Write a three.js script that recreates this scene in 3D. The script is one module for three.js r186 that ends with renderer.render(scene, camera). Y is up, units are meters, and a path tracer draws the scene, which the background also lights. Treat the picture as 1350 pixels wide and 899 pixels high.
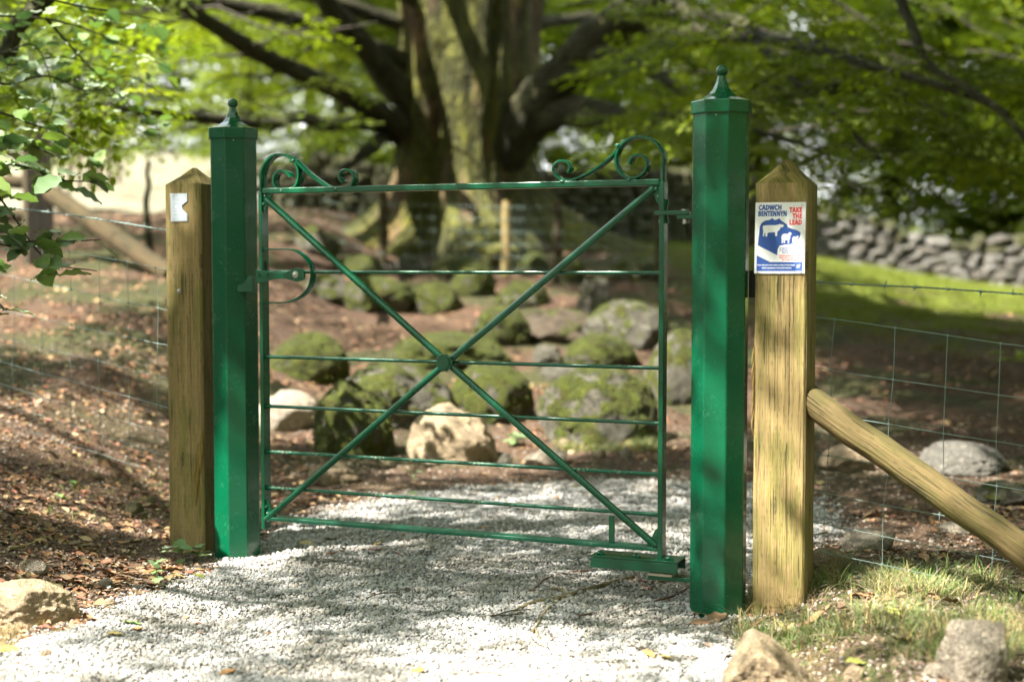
import * as THREE from 'three';
import { RoundedBoxGeometry } from 'three/addons/geometries/RoundedBoxGeometry.js';
import * as BGU from 'three/addons/utils/BufferGeometryUtils.js';
import { createNoise3D } from 'simplex-noise';

// ------------------------------------------------------------------ camera, sky, sun, exposure
const scene = new THREE.Scene();
const FPX = 1875, CX = 675, CY = 449.5, EYE = 0.97, PITCH = Math.atan(101.5 / FPX);
const camera = new THREE.PerspectiveCamera(2 * Math.atan(449.5 / FPX) * 180 / Math.PI, 1350 / 899, 0.1, 600);
camera.position.set(0, EYE, 0);
camera.rotation.set(-PITCH, 0, 0);
camera.focus = 4.15;
camera.userData.fStop = 1.7;

const SUN = new THREE.Vector3(-0.52, 0.80, 0.30).normalize();
{
  const w = 256, h = 128, d = new Float32Array(w * h * 4);
  for (let j = 0; j < h; j++) for (let i = 0; i < w; i++) {
    const el = (j + 0.5) / h * Math.PI - Math.PI / 2, k = (j * w + i) * 4;
    const up = Math.max(0, Math.sin(el)), t = Math.pow(1 - up, 1.6);
    let r = 0.44 + 0.30 * t, g = 0.49 + 0.27 * t, b = 0.57 + 0.17 * t;
    if (el < 0) { r = 0.16; g = 0.15; b = 0.1; }
    d[k] = r; d[k + 1] = g; d[k + 2] = b; d[k + 3] = 1;
  }
  const sky = new THREE.DataTexture(d, w, h, THREE.RGBAFormat, THREE.FloatType);
  sky.mapping = THREE.EquirectangularReflectionMapping;
  sky.magFilter = sky.minFilter = THREE.LinearFilter;
  sky.needsUpdate = true;
  scene.background = sky;
  scene.environment = sky;
}
const sun = new THREE.DirectionalLight(new THREE.Color(1, 0.945, 0.85), 4.6);
sun.position.copy(SUN).multiplyScalar(40).add(new THREE.Vector3(0, 0, -8));
sun.target.position.set(0, 0, -8);
sun.castShadow = true;
sun.shadow.mapSize.set(4096, 4096);
Object.assign(sun.shadow.camera, { left: -25, right: 25, top: 25, bottom: -25, near: 1, far: 110 });
scene.add(sun, sun.target);
const renderer = new THREE.WebGLRenderer({ antialias: true });
renderer.setSize(1024, 681);
renderer.toneMapping = THREE.LinearToneMapping;
renderer.toneMappingExposure = 5.5;
renderer.shadowMap.enabled = true;

// ------------------------------------------------------------------ helpers
const V = (x, y, z) => new THREE.Vector3(x, y, z);
const C = (r, g, b) => new THREE.Color().setRGB(r, g, b);
let seed = 20240611;
const rnd = () => { seed = (seed + 0x6D2B79F5) | 0; let t = Math.imul(seed ^ (seed >>> 15), 1 | seed); t = (t + Math.imul(t ^ (t >>> 7), 61 | t)) ^ t; return ((t ^ (t >>> 14)) >>> 0) / 4294967296; };
const rr = (a, b) => a + (b - a) * rnd();
const pick = a => a[Math.floor(rnd() * a.length)];
const n3 = createNoise3D(rnd);
const fbm = (x, y, z, o = 3) => { let s = 0, a = 0.5; for (let i = 0; i < o; i++) { s += a * n3(x, y, z); x *= 2.03; y *= 2.03; z *= 2.03; a *= 0.5; } return s; };
const clamp = (x, a, b) => Math.min(b, Math.max(a, x));
const ss = (a, b, x) => { const t = clamp((x - a) / (b - a), 0, 1); return t * t * (3 - 2 * t); };
const lerp = (a, b, t) => a + (b - a) * t;

const cp = Math.cos(PITCH), sp = Math.sin(PITCH);
const FWD = V(0, -sp, -cp), UPV = V(0, cp, -sp);
const ray = (px, py) => FWD.clone().addScaledVector(V(1, 0, 0), (px - CX) / FPX).addScaledVector(UPV, -(py - CY) / FPX);
const P = (px, py, D) => V(0, EYE, 0).addScaledVector(ray(px, py), D);           // a pixel's direction at a given distance
const flat = (px, py, y = 0) => { const d = ray(px, py); const t = (y - EYE) / d.y; return V(d.x * t, y, d.z * t); };

const taken = {};
const numbered = n => { taken[n] = (taken[n] ?? -1) + 1; return taken[n] ? `${n}_${String(taken[n]).padStart(3, '0')}` : n; };
function info(o, label, category, group, kind) {
  if (label) o.userData.label = label; if (category) o.userData.category = category;
  if (group) o.userData.group = group; if (kind) o.userData.kind = kind; return o;
}
function thing(name, label, category, pos = V(0, 0, 0), turn = 0, group) {
  const g = new THREE.Group(); g.name = numbered(name); g.position.copy(pos); g.rotation.y = turn; scene.add(g);
  return info(g, label, category, group);
}
function solo(name, geo, mat, label, category, group, kind) {
  const m = new THREE.Mesh(geo, mat); m.name = numbered(name); m.castShadow = m.receiveShadow = true; scene.add(m);
  return info(m, label, category, group, kind);
}
function part(parent, name, geo, mat) {
  const m = new THREE.Mesh(geo, mat); m.name = name; m.castShadow = m.receiveShadow = true; parent.add(m); return m;
}
function copies(parent, name, geo, mat, list, kind = 'stuff') {   // list of {m: Matrix4, c: Color}
  const im = new THREE.InstancedMesh(geo, mat, list.length);
  list.forEach((e, i) => { im.setMatrixAt(i, e.m); if (e.c) im.setColorAt(i, e.c); });
  im.name = parent === scene ? numbered(name) : name; im.userData.kind = kind; im.castShadow = im.receiveShadow = true; parent.add(im);
  return im;
}
const M4 = (pos, quat, sx, sy = sx, sz = sx) => new THREE.Matrix4().compose(pos, quat, V(sx, sy, sz));
const qE = (x, y, z) => new THREE.Quaternion().setFromEuler(new THREE.Euler(x, y, z, 'YXZ'));

function geoFrom(pos, idx, uv, col) {
  const g = new THREE.BufferGeometry();
  g.setAttribute('position', new THREE.Float32BufferAttribute(pos, 3));
  if (uv) g.setAttribute('uv', new THREE.Float32BufferAttribute(uv, 2));
  if (col) g.setAttribute('color', new THREE.Float32BufferAttribute(col, 3));
  g.setIndex(idx); g.computeVertexNormals(); return g;
}
const merge = list => {
  const l = list.map(g => { g = g.index ? g : BGU.mergeVertices(g); return g; });
  const keep = ['position', 'normal', 'uv'];
  l.forEach(g => { for (const k of Object.keys(g.attributes)) if (!keep.includes(k)) g.deleteAttribute(k); if (!g.attributes.uv) g.setAttribute('uv', new THREE.Float32BufferAttribute(new Float32Array(g.attributes.position.count * 2), 2)); });
  return BGU.mergeGeometries(l);
};
function smooth(pts, n) { const c = new THREE.CatmullRomCurve3(pts, false, 'centripetal'); return c.getSpacedPoints(n); }
// tube through points with a radius at each; uv in metres
function tube(pts, rad, sides = 8, opt = {}) {
  const pos = [], uv = [], idx = []; let len = 0;
  const T = pts.map((p, i) => pts[Math.min(i + 1, pts.length - 1)].clone().sub(pts[Math.max(i - 1, 0)]).normalize());
  let N = Math.abs(T[0].y) < 0.9 ? V(0, 1, 0) : V(1, 0, 0);
  N.addScaledVector(T[0], -N.dot(T[0])).normalize();
  for (let i = 0; i < pts.length; i++) {
    if (i) { len += pts[i].distanceTo(pts[i - 1]); N.addScaledVector(T[i], -N.dot(T[i])).normalize(); }
    const B = T[i].clone().cross(N), r0 = Array.isArray(rad) ? rad[i] : typeof rad === 'function' ? rad(i / (pts.length - 1)) : rad;
    for (let k = 0; k <= sides; k++) {
      const a = k / sides * Math.PI * 2, kk = k % sides / sides * Math.PI * 2;
      let r = r0; if (opt.rough) { const c = Math.cos(kk), s = Math.sin(kk); r *= 1 + opt.rough * fbm(pts[i].x * 3 + c * 0.9, pts[i].y * 3 + s * 0.9, pts[i].z * 3, 3); }
      pos.push(pts[i].x + (N.x * Math.cos(a) + B.x * Math.sin(a)) * r, pts[i].y + (N.y * Math.cos(a) + B.y * Math.sin(a)) * r, pts[i].z + (N.z * Math.cos(a) + B.z * Math.sin(a)) * r);
      uv.push(k / sides * Math.PI * 2 * r0, len);
    }
  }
  const w = sides + 1;
  for (let i = 0; i < pts.length - 1; i++) for (let k = 0; k < sides; k++) { const a = i * w + k; idx.push(a, a + 1, a + w, a + 1, a + w + 1, a + w); }
  for (const [row, flip] of [[0, true], [pts.length - 1, false]]) {
    if (opt.open) break;
    const c = pos.length / 3; pos.push(pts[row].x, pts[row].y, pts[row].z); uv.push(0, 0);
    const s = c + 1; for (let k = 0; k <= sides; k++) { const a = (row * w + k) * 3; pos.push(pos[a], pos[a + 1], pos[a + 2]); uv.push(Math.cos(k / sides * 6.283) * 0.05, Math.sin(k / sides * 6.283) * 0.05); }
    for (let k = 0; k < sides; k++) flip ? idx.push(c, s + k + 1, s + k) : idx.push(c, s + k, s + k + 1);
  }
  const g = geoFrom(pos, idx, uv);
  if (!opt.open) return g;
  return g;
}

// ------------------------------------------------------------------ textures
function tileNoise(size, cells, sd) {             // smooth tileable value noise in 0..1
  let s = sd * 7919 + 13; const r = () => { s = (Math.imul(s, 1664525) + 1013904223) | 0; return (s >>> 0) / 4294967296; };
  const [cx, cy] = Array.isArray(cells) ? cells : [cells, cells];
  const g = Float32Array.from({ length: cx * cy }, r), out = new Float32Array(size * size);
  for (let j = 0; j < size; j++) {
    const y = j / size * cy, y0 = Math.floor(y), fy = y - y0, ty = fy * fy * (3 - 2 * fy), r0 = (y0 % cy) * cx, r1 = ((y0 + 1) % cy) * cx;
    for (let i = 0; i < size; i++) {
      const x = i / size * cx, x0 = Math.floor(x), fx = x - x0, tx = fx * fx * (3 - 2 * fx), a = x0 % cx, b = (x0 + 1) % cx;
      out[j * size + i] = lerp(lerp(g[r0 + a], g[r0 + b], tx), lerp(g[r1 + a], g[r1 + b], tx), ty);
    }
  }
  return out;
}
function layers(size, list) { const o = new Float32Array(size * size); let tot = 0; for (const [c, w, s] of list) { const n = tileNoise(size, c, s); for (let i = 0; i < o.length; i++) o[i] += n[i] * w; tot += w; } for (let i = 0; i < o.length; i++) o[i] /= tot; return o; }
function texture(size, fn, srgb = true) {         // fn(i) -> [r,g,b] 0..1
  const d = new Uint8Array(size * size * 4);
  for (let i = 0; i < size * size; i++) { const c = fn(i); for (let k = 0; k < 3; k++) d[i * 4 + k] = clamp(Math.round(c[k] * 255), 0, 255); d[i * 4 + 3] = 255; }
  const t = new THREE.DataTexture(d, size, size, THREE.RGBAFormat);
  t.wrapS = t.wrapT = THREE.RepeatWrapping; t.magFilter = THREE.LinearFilter; t.minFilter = THREE.LinearMipmapLinearFilter; t.generateMipmaps = true;
  if (srgb) t.colorSpace = THREE.SRGBColorSpace; t.needsUpdate = true; return t;
}
const rep = (t, u, v = u) => { const c = t.clone(); c.repeat.set(u, v); c.needsUpdate = true; return c; };
const grainN = layers(1024, [[16, 0.7, 1], [48, 0.8, 2], [128, 1, 3], [330, 1.1, 4]]);
const grainTex = texture(1024, i => { const v = clamp(0.5 + (grainN[i] - 0.5) * 2.0, 0, 1); const e = 0.62 + 0.38 * v; return [e, e * 0.985, e * 0.97]; });
const grainBump = texture(1024, i => { const v = clamp(0.5 + (grainN[i] - 0.5) * 2.4, 0, 1); return [v, v, v]; }, false);
const woodN = layers(1024, [[[70, 3], 1.0, 11], [[180, 6], 0.9, 12], [[24, 2], 0.9, 13], [[400, 40], 0.5, 14], [[6, 6], 0.9, 15]]);
const woodBlot = layers(1024, [[[7, 5], 1, 21], [[17, 9], 0.8, 22], [[60, 30], 0.5, 23]]);
const crackN = tileNoise(1024, [150, 7], 61), fleckN = tileNoise(1024, [330, 60], 62);
const knots = [[0.12, 0.3], [0.38, 0.72], [0.61, 0.18], [0.83, 0.55], [0.27, 0.93], [0.7, 0.85]];
const woodTex = texture(1024, i => {
  const v = clamp(0.5 + (woodN[i] - 0.5) * 1.6, 0, 1), al = ss(0.52, 0.64, woodBlot[i]);
  let r = lerp(0.58, 0.80, v), g = lerp(0.525, 0.715, v), b = lerp(0.34, 0.49, v);
  const X = (i % 1024) / 1024, Y = Math.floor(i / 1024) / 1024; let k = 0, ring = 0; for (const [a, b] of knots) { const d = Math.hypot((X - a) * 1.9, (Y - b) * 0.95); k = Math.max(k, ss(0.028, 0.016, d)); ring = Math.max(ring, ss(0.075, 0.02, d) * (0.5 + 0.5 * Math.sin(d * 420 + woodN[i] * 9))); }
  const dk = 1 - 0.26 * ss(0.80, 0.90, crackN[i]) - 0.18 * ss(0.7, 0.85, fleckN[i]) - 0.2 * k - 0.12 * ring; r *= dk; g *= dk; b *= dk;
  return [lerp(r, r * 0.88, al), lerp(g, g * 0.93, al), lerp(b, b * 0.82, al)];
});
const woodBump = texture(1024, i => { const v = woodN[i] - 0.4 * ss(0.80, 0.90, crackN[i]); return [v, v, v]; }, false);
const barkN = layers(1024, [[[40, 10], 1, 31], [[90, 26], 1, 32], [[200, 90], 0.7, 33], [[12, 5], 0.9, 34]]);
const barkTex = texture(1024, i => { const v = clamp(0.5 + (barkN[i] - 0.5) * 2.4, 0, 1), e = 0.55 + 0.45 * v; return [e, e, e]; });
const barkBump = texture(1024, i => { const v = clamp(0.5 + (barkN[i] - 0.5) * 2.6, 0, 1); return [v, v, v]; }, false);
const paintN = layers(512, [[24, 1, 41], [90, 1, 42], [5, 1, 43]]);
const paintRough = texture(512, i => { const v = 0.75 + (paintN[i] - 0.5) * 0.7; return [v, v, v]; }, false);
const chipN = layers(1024, [[[60, 60], 1, 71], [[150, 150], 0.9, 72], [[9, 9], 0.9, 73], [[320, 320], 0.4, 74]]);
const chipTex = texture(1024, i => { const m = ss(0.635, 0.66, chipN[i]); return [lerp(0.03, 0.62, m), lerp(0.365, 0.60, m), lerp(0.262, 0.50, m)]; });
const paintTex = texture(1024, i => { const m = 0.3 * ss(0.745, 0.755, chipN[i]), t = 0.92 + 0.16 * grainN[i]; return [lerp(0.008 * t, 0.40, m), lerp(0.315 * t, 0.5, m), lerp(0.205 * t, 0.4, m)]; });
const paintBump = texture(512, i => { const v = paintN[i]; return [v, v, v]; }, false);

// ------------------------------------------------------------------ materials
const std = (o) => new THREE.MeshStandardMaterial({ side: THREE.DoubleSide, ...o });
const groundMat = std({ vertexColors: true, map: rep(grainTex, 0.9), bumpMap: rep(grainBump, 0.9), bumpScale: 0.03, roughness: 1 });
const pathMat = std({ color: C(0.33, 0.315, 0.29), map: rep(grainTex, 1.7), bumpMap: rep(grainBump, 1.7), bumpScale: 0.02, roughness: 1 });
const rockMat = std({ vertexColors: true, map: rep(grainTex, 2.3), bumpMap: rep(grainBump, 2.3), bumpScale: 0.018, roughness: 0.95 });
const smoothRockMat = std({ vertexColors: true, map: rep(grainTex, 2.9), bumpMap: rep(grainBump, 2.9), bumpScale: 0.006, roughness: 0.9 });
const barkMat = std({ vertexColors: true, map: rep(barkTex, 0.55), bumpMap: rep(barkBump, 0.55), bumpScale: 0.06, roughness: 0.95 });
const twigMat = std({ color: C(0.055, 0.045, 0.028), map: rep(barkTex, 2), roughness: 0.9 });
const limbMat = std({ color: C(0.062, 0.060, 0.018), map: rep(barkTex, 1.2), bumpMap: rep(barkBump, 1.2), bumpScale: 0.03, roughness: 0.95 });
const woodMat = std({ color: C(0.56, 0.515, 0.47), map: rep(woodTex, 1.9, 0.95), bumpMap: rep(woodBump, 1.9, 0.95), bumpScale: 0.006, roughness: 0.85 });
const woodEndMat = std({ color: C(0.42, 0.40, 0.26), map: rep(woodTex, 3, 1.5), bumpMap: rep(woodBump, 3, 1.5), bumpScale: 0.008, roughness: 0.95 });
const strutMat = std({ color: C(0.27, 0.245, 0.205), map: rep(woodTex, 1.3, 0.8), bumpMap: rep(woodBump, 1.3, 0.8), bumpScale: 0.008, roughness: 0.9 });
const oldWoodMat = std({ color: C(0.12, 0.10, 0.07), map: rep(woodTex, 1.4, 0.7), bumpMap: rep(woodBump, 1.4, 0.7), bumpScale: 0.01, roughness: 0.9 });
const paintMat = new THREE.MeshPhysicalMaterial({ map: rep(paintTex, 2.2), roughness: 0.3, roughnessMap: rep(paintRough, 3), bumpMap: rep(paintBump, 4), bumpScale: 0.0003, clearcoat: 0.3, clearcoatRoughness: 0.06 });
const wornPaintMat = new THREE.MeshPhysicalMaterial({ map: rep(chipTex, 3, 3), roughness: 0.5, bumpMap: rep(paintBump, 6), bumpScale: 0.0006, clearcoat: 0.1, clearcoatRoughness: 0.2 });
const boltMat = std({ color: C(0.55, 0.55, 0.53), metalness: 0.9, roughness: 0.38 });
const darkMetalMat = std({ color: C(0.012, 0.016, 0.014), roughness: 0.5 });
const wireMat = std({ color: C(0.20, 0.27, 0.25), metalness: 0.5, roughness: 0.5 });
const leafMat = new THREE.MeshPhysicalMaterial({ color: C(1, 1, 1), roughness: 1, transmission: 0.58, thickness: 0, side: THREE.DoubleSide, specularIntensity: 0.25 });
const nearLeafMat = n => new THREE.MeshPhysicalMaterial({ color: n, roughness: 1, transmission: 0.4, thickness: 0, side: THREE.DoubleSide, clearcoat: 0.6, clearcoatRoughness: 0.4 });
const grassMat = new THREE.MeshPhysicalMaterial({ color: C(1, 1, 1), roughness: 1, transmission: 0.3, thickness: 0, side: THREE.DoubleSide });
const litterMat = std({ color: C(1, 1, 1), roughness: 0.85 });
const pebbleMat = std({ color: C(1, 1, 1), roughness: 0.9 });

// ------------------------------------------------------------------ ground
const rampPts = [[0, 0], [5.6, 0], [7, 0.035], [8, 0.12], [10, 0.36], [12, 0.62], [14, 0.87], [16, 1.1], [18, 1.22], [24, 1.38], [40, 2.0], [80, 4], [400, 6]];
function ramp(D) { for (let i = 1; i < rampPts.length; i++) if (D < rampPts[i][0]) { const [a, b] = rampPts[i - 1], [c, d] = rampPts[i]; return lerp(b, d, (D - a) / (c - a)); } return 6; }
function hgt(x, z, fine = true) {
  const D = -z;
  let r = (ramp(D - 0.5) + ramp(D) + ramp(D + 0.5)) / 3;
  r *= 1 - 0.55 * ss(1.5, 7.5, x) * ss(8, 14, D);
  const left = ss(-1.12, -2.3, x);
  r += left * (0.26 * ss(3.3, 4.9, D) + 0.17 * ss(5, 8, D));
  r += 1.7 * ss(-2.5, -9, x) * ss(15, 40, D);
  r += 0.09 * ss(0.62, 0.95, x) * (1 - ss(4.1, 4.9, D));
  r += 0.05 * ss(-0.75, -1.1, x) * (1 - ss(3.9, 4.6, D)) * ss(2.5, 3.5, D);
  if (fine) r += 0.018 * fbm(x * 1.7, 3.1, z * 1.7, 3) * (0.35 + ss(5, 9, D) * 2.5);
  return r;
}
function groundHit(px, py) {
  const d = ray(px, py); let a = 2, b = null;
  for (let t = 2; t < 70; t += 0.1) { if (EYE + d.y * t < hgt(d.x * t, d.z * t)) { b = t; break; } a = t; }
  if (b === null) return V(d.x * 30, hgt(d.x * 30, d.z * 30), d.z * 30);
  for (let i = 0; i < 25; i++) { const m = (a + b) / 2; EYE + d.y * m < hgt(d.x * m, d.z * m) ? b = m : a = m; }
  return V(d.x * b, hgt(d.x * b, d.z * b), d.z * b);
}
const pathPoly = [[-260, 1010], [0, 893], [140, 838], [262, 768], [345, 712], [440, 676], [540, 655], [700, 645], [850, 640], [980, 645], [1060, 660], [1100, 694], [1060, 722], [1000, 748], [978, 800], [952, 850], [946, 905], [940, 1010]].map(([x, y]) => { const p = flat(x, y); return [p.x, p.z]; });
function pathDist(x, z) {   // positive inside
  let inside = false, best = 1e9; const n = pathPoly.length;
  for (let i = 0, j = n - 1; i < n; j = i++) {
    const [x1, z1] = pathPoly[i], [x2, z2] = pathPoly[j];
    if ((z1 > z) !== (z2 > z) && x < (x2 - x1) * (z - z1) / (z2 - z1) + x1) inside = !inside;
    const dx = x2 - x1, dz = z2 - z1, t = clamp(((x - x1) * dx + (z - z1) * dz) / (dx * dx + dz * dz), 0, 1);
    best = Math.min(best, Math.hypot(x - x1 - t * dx, z - z1 - t * dz));
  }
  return (inside ? best : -best) + 0.07 * fbm(x * 3.5, 9, z * 3.5, 3);
}
// patches of grass and moss on the ground (noise with an outline of its own)
const grassAmount = (x, z) => {
  const D = -z; let g = 0;
  g = Math.max(g, ss(1.6, 3.4, x + 0.10 * (D - 9)) * ss(9.3, 12.5, D) * ss(-0.35, 0.15, fbm(x * 0.9, 1, z * 0.9, 4) + 0.06 * (D - 12)));
  g = Math.max(g, ss(0.62, 0.8, x) * (1 - ss(3.95, 4.4, D)) * (0.8 + fbm(x * 2, 1, z * 2)));
  return clamp(g, 0, 1);
};
const mossAmount = (x, z) => {
  const D = -z; let m = ss(0.05, 0.2, fbm(x * 0.9 + 5, 2, z * 0.9, 3)) * ss(5.5, 7, D) * (1 - ss(15, 18, D));
  m = Math.max(m, ss(-1.3, -1.9, x) * ss(6.3, 6.9, D) * (1 - ss(7.6, 8.4, D)) * ss(-0.2, 0.1, fbm(x * 1.5, 8, z * 1.5)));
  return m * 0.85;
};
{
  const xs = [], zs = [];
  const NX = 300, NZ = 420;
  for (let i = 0; i <= NX; i++) { const t = i / NX * 2 - 1; xs.push(Math.sinh(t * 5.6) / Math.sinh(5.6) * 190 + t * 4.0); }
  for (let j = 0; j <= NZ; j++) { const t = j / NZ; zs.push(-(2.2 + 9 * t + 260 * Math.pow(t, 5))); }
  zs.unshift(-1.2, 1, 6, 20, 60); zs.sort((a, b) => b - a);
  const pos = [], uv = [], col = [], idx = [], nx = xs.length;
  for (const z of zs) for (const x of xs) {
    const y = hgt(x, z), D = -z;
    pos.push(x, y, z); uv.push(x, z);
    const n1 = fbm(x * 0.7, 4, z * 0.7, 4), n2 = fbm(x * 5, 6, z * 5, 3);
    let c = [0.195 + 0.06 * n1 + 0.06 * n2, 0.112 + 0.038 * n1 + 0.038 * n2, 0.062 + 0.02 * n1 + 0.022 * n2];
    
    const m = mossAmount(x, z); c = [lerp(c[0], 0.085, m), lerp(c[1], 0.105, m), lerp(c[2], 0.018, m)];
    const g = grassAmount(x, z); c = [lerp(c[0], 0.14, g), lerp(c[1], 0.155, g), lerp(c[2], 0.035, g)];
    col.push(...c.map(v => Math.max(0.01, v)));
  }
  for (let j = 0; j < zs.length - 1; j++) for (let i = 0; i < nx - 1; i++) { const a = j * nx + i; idx.push(a, a + 1, a + nx, a + 1, a + nx + 1, a + nx); }
  solo('ground', geoFrom(pos, idx, uv, col), groundMat, 'brown woodland soil rising past the gate to the trees', 'ground', null, 'structure');
}
{
  const pos = [], uv = [], idx = [], id = new Map(), s = 0.028;
  const at = (i, j) => { const k = i * 10000 + j; if (!id.has(k)) { const x = i * s - 6, z = -2 - j * s; id.set(k, pos.length / 3); pos.push(x, hgt(x, z) + 0.007 + 0.010 * fbm(x * 6, 1, z * 6, 3) * ss(0, 0.15, pathDist(x, z)), z); uv.push(x, z); } return id.get(k); };
  for (let i = 120; i < 380; i++) for (let j = 0; j < 180; j++) {
    const x = (i + 0.5) * s - 6, z = -2 - (j + 0.5) * s; if (pathDist(x, z) < 0) continue;
    const a = at(i, j), b = at(i + 1, j), c = at(i, j + 1), d = at(i + 1, j + 1); idx.push(a, b, c, b, d, c);
  }
  solo('gravel_path', geoFrom(pos, idx, uv), pathMat, 'pale grey crushed stone path running under the green gate', 'path', null, 'structure');
}
{ // the dry field uphill on the left, a sheet of its own with a ragged edge
  const pos = [], uv = [], idx = [], id = new Map(), s = 0.5;
  const at = (i, j) => { const k = i * 1000 + j; if (!id.has(k)) { const x = -2 - i * s, z = -14 - j * s; id.set(k, pos.length / 3); pos.push(x, hgt(x, z) + 0.02, z); uv.push(x, z); } return id.get(k); };
  for (let i = 0; i < 120; i++) for (let j = 0; j < 110; j++) { const x = -2 - i * s, z = -14 - j * s, e = fbm(x * 0.5, 3, z * 0.5, 3); if (-z < 16.5 + 2 * e || x > -3.2 - 0.06 * (-z - 16) + 1.4 * e) continue; const a = at(i, j), b = at(i + 1, j), c = at(i, j + 1), d = at(i + 1, j + 1); idx.push(a, c, b, b, c, d); }
  solo('field', geoFrom(pos, idx, uv), std({ color: C(0.50, 0.47, 0.32), map: rep(grainTex, 0.5), bumpMap: rep(grainBump, 0.5), bumpScale: 0.04, roughness: 1 }), 'dry pale grass field uphill beyond the fence strut', 'field', null, 'structure');
}
const surf = (x, z) => hgt(x, z) + (pathDist(x, z) > 0 ? 0.007 : 0);
// crushed stone: small angular chips, uncountable
const chips = [0, 1, 2, 3].map(k => {
  const g = BGU.mergeVertices((() => { const q = new THREE.IcosahedronGeometry(1, 0); q.deleteAttribute('uv'); q.deleteAttribute('normal'); return q; })());
  const p = g.attributes.position; for (let i = 0; i < p.count; i++) { const f = 0.72 + 0.5 * rnd(); p.setXYZ(i, p.getX(i) * f, p.getY(i) * f * 0.72, p.getZ(i) * f); }
  const o = g.toNonIndexed(); o.computeVertexNormals(); return o;
});
{
  const lists = [[], [], [], []];
  for (let k = 0; k < 380000; k++) {
    const D = 2.9 + 4.4 * Math.pow(rnd(), 1.6), x = rr(-0.44, 0.44) * D * 1.02 + 0.0, z = -D;
    if (x < -2.2 || x > 2.3) continue;
    const d = pathDist(x, z); if (d < -0.16 || (d < 0 && rnd() > Math.exp(d * 20))) continue;
    const big = rnd(); const s = (big > 0.988 ? rr(0.008, 0.013) : big > 0.86 ? rr(0.005, 0.008) : rr(0.002, 0.0048)) * (0.76 + 0.1 * (D - 3));
    const dust = ss(-0.1, 0.35, fbm(x * 2.2, 17, z * 2.2, 3)), v = rr(0.23, 0.43) * (1 - 0.15 * dust), warm = (rnd() < 0.2 ? 0.08 : 0) + 0.035 * dust;
    lists[k & 3].push({ m: M4(V(x, surf(x, z) + 0.002 + 0.010 * fbm(x * 6, 1, z * 6, 3) * ss(0, 0.15, d) + s * 0.25, z), qE(rr(-0.6, 0.6), rr(0, 6.3), rr(-0.6, 0.6)), s), c: C(v + warm, v * 0.995 + warm * 0.6, v * 0.965 + warm * 0.15) });
  }
  const g = thing('path_gravel', 'small angular grey stone chips covering the path', 'gravel'); g.userData.kind = 'stuff';
  lists.forEach((l, i) => copies(g, 'gravel', chips[i], pebbleMat, l));
}
console.log('ground done');
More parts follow.
